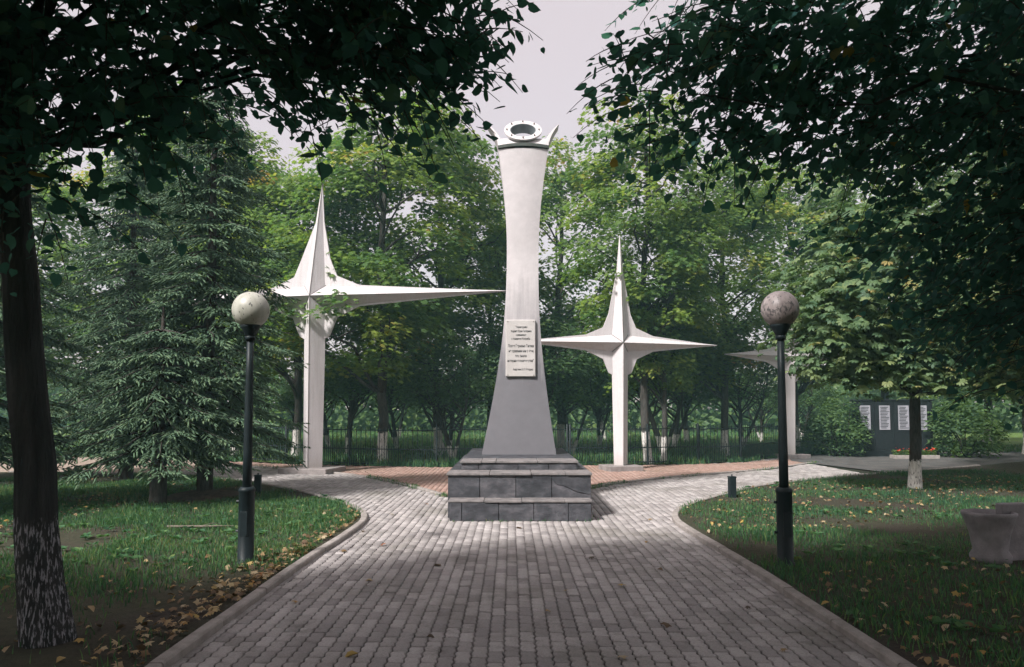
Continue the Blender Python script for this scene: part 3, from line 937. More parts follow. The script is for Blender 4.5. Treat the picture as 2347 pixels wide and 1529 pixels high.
# concrete litter bin
t = thing("litter_bin", "grey concrete litter bin with a round rim in the dark leafy lawn", "bin", (5.25, 8.25, 0.03), R(10))
V = []; F = []
lathe("bowl", [(0.16, -0.02), (0.20, 0.0), (0.205, 0.06), (0.17, 0.12), (0.20, 0.30), (0.25, 0.46), (0.27, 0.50), (0.27, 0.53), (0.24, 0.535), (0.21, 0.44), (0.17, 0.30)], M['bin'], t, 20)
box_obj("back_slab", 0.12, 0.46, -0.05, 0.05, -0.02, 0.62, M['bin'], t, 0.012)

#==MARK_FENCE
# ------------------------------------------------------------------ iron fence
def unit_picket(h_, half):
    V = [(-half, -half, 0), (half, -half, 0), (half, half, 0), (-half, half, 0), (-half, -half, h_), (half, -half, h_), (half, half, h_), (-half, half, h_), (0, 0, h_+0.03)]
    F4 = [(0, 1, 5, 4), (1, 2, 6, 5), (2, 3, 7, 6), (3, 0, 4, 7)]
    F3 = [(4, 5, 8), (5, 6, 8), (6, 7, 8), (7, 4, 8)]
    me = fast_mesh("picket", np.array(V), [np.array(F4), np.array(F3)]); me.materials.append(M['black_metal'])
    return me
PK_L = unit_picket(1.13, 0.008); PK_S = unit_picket(0.58, 0.008)
PO = fast_mesh("post", np.array([(-.03, -.03, -.1), (.03, -.03, -.1), (.03, .03, -.1), (-.03, .03, -.1), (-.03, -.03, 1.2), (.03, -.03, 1.2), (.03, .03, 1.2), (-.03, .03, 1.2), (0, 0, 1.25)]),
               [np.array([(0, 1, 5, 4), (1, 2, 6, 5), (2, 3, 7, 6), (3, 0, 4, 7)]), np.array([(4, 5, 8), (5, 6, 8), (6, 7, 8), (7, 4, 8)])]); PO.materials.append(M['black_metal'])
# arched tops of some panels
def arch_mesh():
    a = np.linspace(0, np.pi, 9)
    V, F = tube_arrays(np.stack([0.07*np.cos(a), np.zeros(9), 0.09*np.sin(a)], 1), 0.007, 4)
    me = fast_mesh("arch", V, F); me.materials.append(M['black_metal']); return me
AR = arch_mesh()
def fence(label, pts):
    root = thing("fence", label, "fence", (pts[0][0], pts[0][1], 0))
    bx, by = pts[0][0], pts[0][1]
    for pi, (a, b) in enumerate(zip(pts[:-1], pts[1:])):
        a = np.array(a, float); b = np.array(b, float)
        L = np.linalg.norm(b-a); d = (b-a)/L; ang = math.atan2(d[1], d[0])
        o = bpy.data.objects.new("post", PO); o.location = (a[0]-bx, a[1]-by, 0); o.rotation_euler = (0, 0, ang); link(o, root)
        dz = random.uniform(-0.03, 0.03)
        for z_ in (0.08, 0.51, 1.07):
            bm = bmesh.new(); bm_box(bm, 0.03, L-0.03, -0.011, 0.011, z_-0.014+dz, z_+0.014+dz)
            r = bmobj("rail", bm, M['black_metal'], root); r.location = (a[0]-bx, a[1]-by, 0); r.rotation_euler = (0, 0, ang)
        n = int(L/0.072)
        for k in range(1, n):
            q = a+d*(k*L/n)
            o = bpy.data.objects.new("picket", PK_L if k % 2 else PK_S)
            o.location = (q[0]-bx, q[1]-by, 0.02+dz); o.rotation_euler = (0, 0, ang); link(o, root)
            if pi % 4 == 1 and k % 4 == 2:
                o = bpy.data.objects.new("arch", AR); o.location = (q[0]-bx, q[1]-by, 1.08+dz); o.rotation_euler = (0, 0, ang); link(o, root)
    o = bpy.data.objects.new("post", PO); o.location = (pts[-1][0]-bx, pts[-1][1]-by, 0); link(o, root)
    return root
fence("black iron picket fence behind the largest cross and the stele", FENCE[1:8])
fence("black iron picket fence behind the two smaller crosses", [(1.75, 22.41)]+FENCE[8:])

#==MARK_TREES
# ------------------------------------------------------------------ vegetation
def rot_from(nrm, spin):
    """(N,3) normals + spin angle -> (N,3,3) matrices with columns x,y,normal"""
    nrm = nrm/(np.linalg.norm(nrm, axis=1)[:, None]+1e-9)
    ref = np.where(np.abs(nrm[:, 2:3]) < 0.9, np.array([[0, 0, 1.0]]), np.array([[1.0, 0, 0]]))
    u = np.cross(ref, nrm); u /= np.linalg.norm(u, axis=1)[:, None]+1e-9
    v = np.cross(nrm, u)
    c, s = np.cos(spin)[:, None], np.sin(spin)[:, None]
    x = u*c+v*s; y = -u*s+v*c
    return np.stack([x, y, nrm], -1)

def scatter(tv, tf, pos, Rm, size, tone):
    tv = np.asarray(tv, float)
    n = len(pos)
    P = np.einsum('nij,kj->nki', Rm, tv)*size[:, None, None]+pos[:, None, :]
    out = []; tn = []
    for f in tf:
        f = np.asarray(f)
        out.append((f[None]+np.arange(n)[:, None, None]*len(tv)).reshape(-1, f.shape[1]))
        tn.append(np.repeat(tone, len(f)))
    return P.reshape(-1, 3), out, np.concatenate(tn)

def merge(parts):
    """parts: list of (V,[faces...],tone) with the same face layout"""
    V = []; F = {}; T = {}; off = 0
    for v, fs, tn in parts:
        V.append(v); q = 0
        for f in fs:
            k = f.shape[1]
            F.setdefault(k, []).append(f+off); T.setdefault(k, []).append(tn[q:q+len(f)]); q += len(f)
        off += len(v)
    ks = sorted(F)
    return np.concatenate(V), [np.concatenate(F[k]) for k in ks], np.concatenate([np.concatenate(T[k]) for k in ks])

# maple leaf, about 1 unit across, folded slightly
MAPLE_V = [(0, -0.5, 0), (0.22, -0.22, 0.03), (0.52, -0.12, -0.04), (0.24, 0.10, 0.03), (0.34, 0.42, -0.04), (0.08, 0.25, 0.02), (0, 0.58, -0.06), (-0.08, 0.25, 0.02), (-0.34, 0.42, -0.04), (-0.24, 0.10, 0.03), (-0.52, -0.12, -0.04), (-0.22, -0.22, 0.03)]
MAPLE_F = [np.array([(0, 1, 11)]), np.array([(1, 2, 3), (3, 4, 5), (5, 6, 7), (7, 8, 9), (9, 10, 11)]), np.array([(1, 3, 5), (1, 5, 7), (1, 7, 11), (7, 9, 11)])]
MAPLE_F = [np.concatenate(MAPLE_F)]
# simple oval leaf
OVAL_V = [(0, -0.5, 0), (0.28, -0.15, 0.05), (0.24, 0.2, 0.04), (0, 0.55, -0.05), (-0.24, 0.2, 0.04), (-0.28, -0.15, 0.05)]
OVAL_F = [np.array([(0, 1, 2), (0, 2, 3), (0, 3, 4), (0, 4, 5)])]
# heart-shaped linden leaf
HEART_V = [(0, -0.42, 0.0), (0.20, -0.50, 0.03), (0.42, -0.34, 0.05), (0.47, -0.05, 0.05), (0.30, 0.25, 0.03), (0.10, 0.45, 0.0), (0, 0.62, -0.06), (-0.10, 0.45, 0.0), (-0.30, 0.25, 0.03), (-0.47, -0.05, 0.05), (-0.42, -0.34, 0.05), (-0.20, -0.50, 0.03), (0, 0.0, -0.03)]
HEART_F = [np.array([(12, i, i+1) for i in range(0, 11)]+[(12, 11, 0)])]

def clump_crown(nc, ell, leaf_v, leaf_f, per, size, flat=0.55, rad=(0.45, 0.8), shell=0.55, seed=1, droop=0.25, tone_hi=True):
    """ell: list of (centre, radii, weight). Leaves gathered in layered pads."""
    r = np.random.default_rng(seed)
    wts = np.array([e[2] for e in ell], float); wts /= wts.sum()
    cs = []
    for _ in range(nc):
        e = ell[r.choice(len(ell), p=wts)]
        d = r.normal(size=3); d /= np.linalg.norm(d)
        q = (shell+(1-shell)*r.random())**0.6
        c = np.array(e[0])+d*np.array(e[1])*q*(0.86+0.22*r.random())
        cs.append((c, d))
    parts = []
    for c, d in cs:
        n = int(per*r.uniform(0.6, 1.4))
        R_ = r.uniform(*rad)
        a = r.random(n)*2*np.pi; q = np.sqrt(r.random(n))*R_
        loc = np.stack([q*np.cos(a), q*np.sin(a), r.normal(0, 0.13, n)-droop*q*q/R_], 1)
        # tilt pad outward
        tl = np.array([d[0], d[1], 0])*0.35
        loc[:, 2] -= loc[:, 0]*tl[0]+loc[:, 1]*tl[1]
        nm = np.stack([loc[:, 0]*0.5+d[0]*0.35+r.normal(0, 0.35, n), loc[:, 1]*0.5+d[1]*0.35+r.normal(0, 0.35, n), np.full(n, 0.8)], 1)
        pos = loc+c
        sz = size*r.uniform(0.65, 1.2, n)
        base = r.beta(2, 3)*0.75
        tn = np.clip(base+r.normal(0, 0.10, n), 0, 1)
        if r.random() < 0.10 and tone_hi: tn = np.clip(tn+0.35, 0, 1)
        parts.append(scatter(leaf_v, leaf_f, pos, rot_from(nm, r.random(n)*6.28), sz, tn))
    V, F, T = merge(parts)
    return V, F, T, [c for c, _ in cs]

def wiggle(a, b, n, amp, r, sag=0.0):
    a = np.array(a, float); b = np.array(b, float)
    s = np.linspace(0, 1, n)[:, None]
    p = a+(b-a)*s
    L = np.linalg.norm(b-a)
    off = np.cumsum(r.normal(0, amp*L/n, (n, 3)), axis=0); off -= off[0]
    off -= s*off[-1]
    p = p+off
    p[:, 2] += sag*L*np.sin(s[:, 0]*np.pi)
    return p

def trunk_branches(h_trunk, top, r0, targets, seed, lean=(0, 0), nlimb=26, fork=None, r1=0.05):
    r = np.random.default_rng(seed)
    parts = []
    main = wiggle((0, 0, -0.05), (lean[0], lean[1], top), 16, 0.06, r)
    rad = np.interp(np.linspace(0, 1, 16), [0, 0.04, 0.15, 1], [r0*1.35, r0*1.1, r0, r1])
    parts.append(tube_arrays(main, rad, 12, wob=0.03))
    tg = list(targets); r.shuffle(tg)
    for c in tg[:nlimb]:
        c = np.array(c)
        zs = np.clip(c[2]-np.linalg.norm(c[:2])*r.uniform(0.5, 1.0), h_trunk*0.8, top*0.92)
        k = np.argmin(np.abs(main[:, 2]-zs))
        L = np.linalg.norm(c-main[k])
        lr = np.clip(rad[k]*0.5, 0.015, 0.09)
        p = wiggle(main[k], c, 8, 0.25, r, 0.06)
        parts.append(tube_arrays(p, np.linspace(lr, 0.008, 8), 6))
        for _ in range(2):
            i = r.integers(3, 7)
            e = p[i]+r.normal(0, 0.35, 3)*max(0.6, L*0.25)+np.array([0, 0, 0.2])
            parts.append(tube_arrays(wiggle(p[i], e, 5, 0.25, r), np.linspace(lr*0.45, 0.005, 5), 4))
    return join(parts)

def tree(name, label, cat, loc, trunk, crown, tmat, cmat, rz=0.0, sc_=1.0, group=None, sxy=1.0):
    t = thing(name, label, cat, loc, rz, group)
    t.scale = (sc_*sxy, sc_*sxy, sc_)
    mobj("trunk", trunk, tmat, t)
    c = mobj("crown", crown, cmat, t); c["kind"] = "stuff"
    return t

# ---- maples by the fence
maples = []
specs = [([((0, 0, 7.3), (2.5, 2.4, 4.1), 5), ((-0.9, -0.6, 4.4), (2.3, 2.2, 2.0), 2.6), ((0.8, 0.2, 9.6), (1.5, 1.4, 2.0), 1.3)], 180, 11),
         ([((0, 0, 7.0), (2.9, 2.5, 3.9), 5), ((1.2, 0, 4.0), (2.3, 2.1, 1.8), 2.6), ((-0.6, 0, 9.8), (1.7, 1.5, 1.8), 1.3)], 185, 22),
         ([((0.2, 0, 6.2), (2.6, 2.6, 3.3), 5), ((-1.0, 0.4, 8.3), (1.6, 1.6, 2.0), 2), ((0.6, -0.5, 3.8), (2.2, 2.0, 1.4), 1.5)], 165, 33)]
for ell, nc, seed in specs:
    V, F, T, cs = clump_crown(nc, ell, MAPLE_V, MAPLE_F, 105, 0.16, seed=seed)
    cm = fast_mesh("maple_crown", V, F, T); cm.materials.append(M['maple'])
    V, F = trunk_branches(2.4, ell[0][0][2]+ell[0][1][2]*0.75, 0.125, cs, seed, (random.uniform(-.3, .3), 0), 34)
    tm = fast_mesh("maple_trunk", V, F, smooth=True); tm.materials.append(M['wash'])
    maples.append((tm, cm))
mg = "maples along the fence"
mp = [
 (0, (-3.95, 22.75), 0.3, 1.03, 1.12, "maple with a thick whitewashed trunk in front of the fence, between largest cross and stele"),
 (1, (4.22, 23.05), 1.1, 1.03, 1.0, "yellowing maple with whitewashed trunk at the fence, taller of a close pair behind a cross"),
 (2, (4.72, 23.25), 3.0, 0.86, 0.75, "slim maple whose leaning whitewashed trunk crosses close beside a taller maple's"),
 (1, (-9.6, 25.9), 2.1, 0.98, 1.0, "maple with whitewashed trunk beside the fence, seen behind the spruce trunks"),
 (2, (-7.3, 25.2), 4.0, 1.05, 1.0, "maple behind the fence just beside the largest cross's shaft"),
 (0, (7.6, 26.6), 5.0, 0.96, 1.05, "maple behind the fence between the two smaller crosses"),
 (2, (-0.9, 29.5), 1.6, 0.92, 1.0, "low maple filling the gap behind the stele beyond the fence"),
 (1, (-2.6, 26.2), 2.8, 1.10, 1.0, "tall maple behind the fence next to the stele's shaft"),
 (0, (24.0, 27.0), 0.5, 1.1, 1.3, "broad maple on the far side of the side path"),
 (1, (19.0, 27.5), 2.6, 0.9, 1.2, "low maple beside the side path past the wall"),
 (1, (2.0, 30.0), 0.2, 1.12, 1.05, "maple further back in the orchard behind the stele"),
 (0, (11.6, 30.5), 2.4, 1.05, 1.1, "maple standing behind the dark memorial wall"),
 (2, (15.8, 31.5), 0.7, 1.15, 1.15, "broad maple beyond the end of the memorial wall"),
 (0, (-11.2, 26.9), 3.9, 1.12, 1.1, "tall maple right behind the fence opposite the sandy path"),
 (1, (-14.2, 27.6), 3.3, 1.05, 1.15, "maple behind the fence end beyond the spruces"),
 (0, (-19.0, 27.2), 1.9, 1.1, 1.2, "maple at the far side of the sandy side path"),
 (2, (-12.0, 32.5), 5.2, 1.1, 1.1, "maple deep in the orchard behind the spruces"),
 (1, (21.0, 33.0), 4.4, 1.1, 1.2, "maple far along the side path past the memorial wall"),
]
for k, (x, y), rz, s, sx_, lab in mp:
    tree("maple_tree", lab, "tree", (x, y, 0), maples[k][0], maples[k][1], M['wash'], M['maple'], rz, s, mg, sx_)

# ---- orchard apple trees
apples = []
for seed in (41, 42, 43):
    ell = [((0, 0, 3.3), (2.1, 1.9, 1.3), 4), ((0.9, 0.3, 2.7), (1.3, 1.2, 0.8), 1.5)]
    V, F, T, cs = clump_crown(85, ell, OVAL_V, OVAL_F, 75, 0.13, rad=(0.35, 0.6), seed=seed, tone_hi=False)
    cm = fast_mesh("apple_crown", V, F, T); cm.materials.append(M['maple_dark'])
    r = np.random.default_rng(seed)
    V1, F1 = trunk_branches(0.7, 2.6, 0.10, cs, seed, (r.uniform(-.8, .8), r.uniform(-.4, .4)), 26, r1=0.05)
    V2, F2 = trunk_branches(0.8, 2.4, 0.07, cs, seed+5, (r.uniform(-1.2, 1.2), r.uniform(-.4, .4)), 12, r1=0.04)
    V, F = join([(V1, F1), (V2, F2)])
    tm = fast_mesh("apple_trunk", V, F, smooth=True); tm.materials.append(M['wash_low'])
    apples.append((tm, cm))
ag = "whitewashed apple trees in the orchard behind the fence"
al = "gnarled apple tree with a whitewashed trunk in the orchard behind the fence"
r = np.random.default_rng(5)
for i, (x, y) in enumerate([(-6.0, 27.2), (-4.6, 30.0), (-2.3, 26.8), (-1.9, 23.9), (0.6, 25.6), (2.2, 27.4), (5.6, 27.6), (6.6, 30.5), (9.3, 30.2), (3.9, 33.0), (-7.9, 32.2), (-3.4, 36.0), (0.2, 36.5), (8.4, 36.0), (12.4, 37.0), (-11.0, 38.0), (5.0, 40.0), (-6.4, 42.0), (16, 41), (-16.5, 35.5)]):
    k = i % 3
    tree("apple_tree", al, "tree", (x, y, 0), apples[k][0], apples[k][1], M['wash_low'], M['maple_dark'], r.uniform(0, 6.28), r.uniform(0.82, 1.12), ag)

# ---- spruces
def spruce_meshes(h, rmax, seed, z0=0.75):
    r = np.random.default_rng(seed)
    wood = [tube_arrays(wiggle((0, 0, -0.05), (0, 0, h), 14, 0.01, r), np.linspace(0.16, 0.02, 14), 10, wob=0.03)]
    P = []; D = []; S = []; Tn = []
    z = z0
    while z < h-0.3:
        nb = r.integers(7, 10)
        Lw = rmax*(1-z/h)**0.62*(0.75+0.25*min(1, (z-z0+0.4)/0.8))+0.15
        for k in range(nb):
            a = 2*np.pi*k/nb+r.uniform(-0.35, 0.35)
            L = Lw*r.uniform(0.7, 1.12)
            n = 9
            s = np.linspace(0, 1, n)
            dz = (0.14*s-0.62*s**1.7+0.20*s**4)*L*r.uniform(0.7, 1.2)
            dirh = np.array([np.cos(a), np.sin(a)])
            curve = np.stack([dirh[0]*L*s, dirh[1]*L*s, z+dz], 1)
            curve[:, :2] += np.cumsum(r.normal(0, 0.012*L, (n, 2)), 0)
            wood.append(tube_arrays(curve, np.linspace(0.022, 0.004, n), 4))
            # lateral twigs with hanging fingers
            nt_ = int(8+L*13)
            for j in range(nt_):
                q = r.uniform(0.16, 1.0)
                i = q*(n-1); i0 = int(min(i, n-2)); f_ = i-i0
                base = curve[i0]*(1-f_)+curve[i0+1]*f_
                fw = curve[i0+1]-curve[i0]; fw /= np.linalg.norm(fw)
                sd = np.array([-dirh[1], dirh[0], 0])*(1 if j % 2 else -1)
                tl = (0.16+0.34*(1-abs(q-0.45)))*min(1, 0.5+L/2.5)*r.uniform(0.6, 1.1)
                tdir = fw*0.75+sd*r.uniform(0.5, 1.0)+np.array([0, 0, r.uniform(-0.45, 0.05)])
                tdir /= np.linalg.norm(tdir)
                m_ = 5
                for e in range(m_):
                    u = (e+0.3)/m_
                    o = base+tdir*tl*u
                    if e < m_-1:
                        s2 = np.cross(tdir, [0, 0, 1.0])*(1 if e % 2 else -1)
                        d = tdir*0.8+s2*0.75+np.array([0, 0, r.uniform(-0.5, 0.0)])
                        ln = tl*0.45*(1.1-u*0.5)
                    else:
                        d = tdir+np.array([0, 0, -0.15]); ln = tl*0.5
                    P.append(o); D.append(d/np.linalg.norm(d)); S.append(max(0.07, ln*r.uniform(0.8, 1.2)))
                    Tn.append(0.25+0.45*q*r.random()+(0.25 if e == m_-1 else 0)*r.random())
        z += 0.27+0.05*r.random()
    P = np.array(P); D = np.array(D); S = np.array(S); Tn = np.array(Tn)
    # finger: slim spindle along +Y built of two crossed blades plus ridge (needles all round)
    fv = [(0, 0, 0), (0.10, 0.3, 0), (0.085, 0.75, 0), (0, 1.0, 0), (-0.085, 0.75, 0), (-0.10, 0.3, 0), (0, 0.45, 0.085), (0, 0.45, -0.085)]
    ff = [np.array([(0, 1, 6), (1, 2, 6), (2, 3, 6), (3, 4, 6), (4, 5, 6), (5, 0, 6), (1, 0, 7), (2, 1, 7), (3, 2, 7), (4, 3, 7), (5, 4, 7), (0, 5, 7)])]
    x = np.cross(D, np.tile([0.1, 0.05, 1.0], (len(D), 1))); x /= np.linalg.norm(x, axis=1)[:, None]+1e-9
    zv = np.cross(x, D)
    Rm = np.stack([x, D, zv], -1)
    # keep the width of a twig nearly constant whatever its length
    tv = np.array(fv)
    wscale = 0.165/np.maximum(S, 0.05)
    Pn = np.einsum('nij,nkj->nki', Rm, tv[None]*np.stack([wscale, np.ones_like(S), wscale], 1)[:, None, :])*S[:, None, None]+P[:, None, :]
    F = (ff[0][None]+np.arange(len(P))[:, None, None]*len(fv)).reshape(-1, 3)
    cm = fast_mesh("spruce_needles", Pn.reshape(-1, 3), [F], np.repeat(np.clip(Tn, 0, 1), len(ff[0])))
    cm.materials.append(M['spruce'])
    V, F = join(wood)
    tm = fast_mesh("spruce_trunk", V, F, smooth=True); tm.materials.append(M['bark'])
    return tm, cm
sp1 = spruce_meshes(8.2, 1.85, 3, 1.2)
sp3 = spruce_meshes(3.45, 1.65, 8, 1.0)
sp2 = spruce_meshes(8.5, 2.1, 4, 1.0)
sg_ = "spruces on the lawn"
tree("spruce_tree", "drooping spruce on a bare earth mound, nearest to the short black post", "tree", (-5.79, 14.1, 0.03), sp1[0], sp1[1], M['bark'], M['spruce'], 0.4, 1.0, sg_)
tree("spruce_tree", "small pale young spruce with drooping sprays beside the spruce on the mound", "tree", (-6.15, 13.0, 0.03), sp3[0], sp3[1], M["bark"], M["spruce"], 1.0, 1.0, sg_)
tree("spruce_tree", "spruce by the kerb of the sandy path, behind the one on the mound", "tree", (-9.15, 17.7, 0.03), sp2[0], sp2[1], M['bark'], M['spruce'], 2.0, 1.0, sg_)
tree("spruce_tree", "dark spruce beside the leaning furrowed linden trunk", "tree", (-9.3, 12.2, 0.03), sp2[0], sp2[1], M['bark'], M['spruce'], 4.1, 1.05, sg_)
tree("spruce_tree", "slender spruce deepest in the lawn beyond the dark spruce", "tree", (-13.4, 16.4, 0.03), sp1[0], sp1[1], M['bark'], M['spruce'], 5.1, 1.05, sg_)

# ---- foreground lindens
def visible_rank(P):
    """how large a point shows in the photograph's view; far or out of frame sorts last"""
    rel = P-np.array([0, 0, 1.7])
    p_ = R(3.5)
    dep = rel[:, 1]*math.cos(p_)+rel[:, 2]*math.sin(p_)
    yc_ = rel[:, 2]*math.cos(p_)-rel[:, 1]*math.sin(p_)
    u = 1173.5+1700*rel[:, 0]/np.maximum(dep, 0.1); v = 831.5-1700*yc_/np.maximum(dep, 0.1)
    ok = (dep > 1) & (u > -20) & (u < 2367) & (v > -20) & (v < 1549)
    return np.where(ok, dep, dep+1000)

def twig_crown(ell, n_twig, seed, size, leaf_v, leaf_f, per=(7, 12), tw_len=(0.3, 0.6), droop=0.55, centre=(0, 0)):
    r = np.random.default_rng(seed)
    wts = np.array([e[2] for e in ell], float); wts /= wts.sum()
    P = []; Nn = []; wood = []; S = []
    for i in range(n_twig):
        e = ell[r.choice(len(ell), p=wts)]
        d = r.normal(size=3); d /= np.linalg.norm(d)
        q = r.random()**0.42
        c = np.array(e[0])+d*np.array(e[1])*q
        L = r.uniform(*tw_len)
        out = np.array([c[0]-centre[0], c[1]-centre[1], 0]); out /= np.linalg.norm(out)+1e-6
        dirv = out*0.8+r.normal(0, 0.55, 3)+np.array([0, 0, -0.15]); dirv /= np.linalg.norm(dirv)
        n = 6
        s = np.linspace(0, 1, n)[:, None]
        cv = c+dirv*L*s+np.array([0, 0, -1.0])*droop*L*s**2*0.6
        wood.append(tube_arrays(cv, np.linspace(0.006, 0.002, n), 3))
        k = r.integers(*per)
        for j in range(k):
            u = (j+0.6)/k*(n-1); i0 = int(min(u, n-2)); f_ = u-i0
            b = cv[i0]*(1-f_)+cv[i0+1]*f_
            side = np.cross(dirv, [0, 0, 1.0]); side /= np.linalg.norm(side)+1e-6
            b = b+side*(1 if j % 2 else -1)*r.uniform(0.02, 0.07)+np.array([0, 0, -r.uniform(0.0, 0.05)])
            P.append(b)
            Nn.append(np.array([0, 0, 1.0])*r.uniform(0.2, 1.0)+out*r.uniform(-0.1, 0.7)+r.normal(0, 0.45, 3))
            S.append(size*r.uniform(0.45, 1.35))
    P = np.array(P); Nn = np.array(Nn); S = np.array(S)
    Rm = rot_from(Nn, r.normal(np.pi, 0.9, len(P)))
    tone = np.clip(r.beta(2, 2.5, len(P))*0.95+np.where(r.random(len(P)) < 0.006, 0.6, 0), 0, 1)
    return P, Rm, S, tone, join(wood)

def leaf_single(v, f, m):
    me = fast_mesh("leaf", np.array(v), f, np.zeros(sum(len(q) for q in f))); me.materials.append(m)
    return me
HEART_ME = leaf_single(HEART_V, HEART_F, M['linden_single'])

def limbs_to(parts_ctr, base_curve, n, seed, r0=0.06, zmin=1.6):
    r = np.random.default_rng(seed); parts = []
    pick = r.choice(len(parts_ctr), min(n, len(parts_ctr)), replace=False)
    for i in pick:
        c = parts_ctr[i]
        zs = c[2]-np.linalg.norm(c[:2]-base_curve[0][:2])*0.35-0.3
        k = int(np.clip(np.argmin(np.abs(base_curve[:, 2]-zs)), np.argmax(base_curve[:, 2] > zmin), len(base_curve)-2))
        p = wiggle(base_curve[k], c, 9, 0.22, r, 0.07)
        parts.append(tube_arrays(p, np.linspace(r.uniform(0.5, 1)*r0, 0.006, 9), 6))
    return parts

def linden(label, foot, top, ell, n_twig, seed, r0=0.135, n_leaf=300, size=0.08):
    t = thing("linden_tree", label, "tree", (foot[0], foot[1], 0.03), 0, "lindens lining the paved walk")
    o = np.array([foot[0], foot[1], 0.0])
    P, Rm, S, tone, wood = twig_crown(ell, n_twig, seed, size, HEART_V, HEART_F, centre=foot)
    P = P-o
    r = np.random.default_rng(seed+1)
    main = wiggle((0, 0, -0.08), np.array(top)-o, 18, 0.03, r)
    rad = np.interp(np.linspace(0, 1, 18), [0, 0.03, 0.12, 1], [r0*1.35, r0*1.12, r0, 0.05])
    Vt, Ft = tube_arrays(main, rad, 48)
    ns_ = 48; ang_ = np.arange(ns_)
    ctr = np.repeat(main, ns_, 0)
    ph = r.random(5)*6.28
    furrow = np.concatenate([0.035*np.sin(ang_*2*np.pi*11/ns_+ph[0]+0.5*np.sin(i*0.9))+0.03*np.sin(ang_*2*np.pi*17/ns_+ph[1]+0.7*np.sin(i*0.6+1))+0.04*np.sin(ang_*2*np.pi*3/ns_+ph[2]) for i in range(len(main))])
    Vt = ctr+(Vt-ctr)*(1+furrow)[:, None]
    tv = [(Vt, Ft)]
    tv += limbs_to(P, main, 30, seed+2, 0.045, 3.3)
    V, F = join(tv)
    me = fast_mesh("trunk", V, F, smooth=True); mobj("trunk", me, M['linden_bark'], t)
    Vw, Fw = wood
    wme = fast_mesh("twigs", Vw-o, Fw); wo_ = mobj("twigs", wme, M['bark'], t); wo_["kind"] = "stuff"
    order = np.argsort(visible_rank(P+o))
    for i in order[:n_leaf]:
        lo = bpy.data.objects.new("leaf", HEART_ME)
        Mx = Matrix.LocRotScale(Vector(P[i]), Matrix(Rm[i].tolist()).to_quaternion(), Vector((S[i],)*3))
        lo.matrix_basis = Mx
        link(lo, t)
    rest = order[n_leaf:]
    V, F, T = scatter(HEART_V, HEART_F, P[rest], Rm[rest], S[rest], tone[rest])
    c = mobj("crown", fast_mesh("crown", V, F, T), M['linden'], t); c["kind"] = "stuff"
    return t
linden("leaning furrowed linden with flaking whitewash beside the lawn lamp, boughs over the walk", (-3.33, 5.45), (-4.2, 5.2, 7.6),
       [((-2.3, 4.4, 4.95), (2.55, 1.45, 1.5), 6), ((-3.3, 4.7, 4.0), (1.25, 0.9, 1.3), 1.8), ((-0.95, 4.4, 3.95), (0.85, 0.7, 0.45), 0.8)], 2000, 101)
linden("dense linden whose dark boughs reach over the walk towards the sooty globe lamp", (5.6, 5.6), (5.2, 5.5, 8.0),
       [((4.3, 5.6, 5.0), (3.3, 1.7, 1.75), 6), ((4.9, 6.2, 3.7), (2.0, 1.3, 1.5), 2.5), ((1.9, 5.2, 4.05), (1.15, 0.8, 0.55), 0.9), ((5.5, 6.7, 2.7), (1.7, 1.2, 1.1), 1.7)], 3100, 202)
# unseen lindens added behind the viewer, crowns shaped to shade the near walk
lb = linden("unseen linden added behind the viewer to shade the near walk, next after the leaning one", (-4.4, -0.8), (-4.3, -0.6, 8.5),
       [((-3.6, -0.6, 5.9), (3.7, 3.0, 2.2), 1), ((-3.4, 2.1, 6.3), (3.5, 2.6, 1.6), 1.5)], 4600, 303, n_leaf=0, size=0.12)
lc = linden("unseen linden added behind the viewer opposite the leaning one, crown shaped for shade", (4.6, -0.6), (4.5, -0.5, 8.5),
       [((3.4, -0.2, 5.9), (3.7, 3.0, 2.2), 1), ((0.9, 1.9, 6.6), (2.6, 2.4, 1.5), 1)], 4200, 404, n_leaf=0, size=0.12)
for src, loc, lab in ((lb, (-4.6, -7.5, 0.03), "second unseen linden added behind the viewer to block sky light, past the leaning one"), (lc, (4.7, -7.2, 0.03), "second unseen linden added behind the viewer to block sky light, past the dense one"),
                      (lb, (-10.8, -2.5, 0.03), "outer unseen linden added behind the viewer to block light beside the row")):
    c_ = copy_tree(src); c_.location = loc; c_["label"] = lab
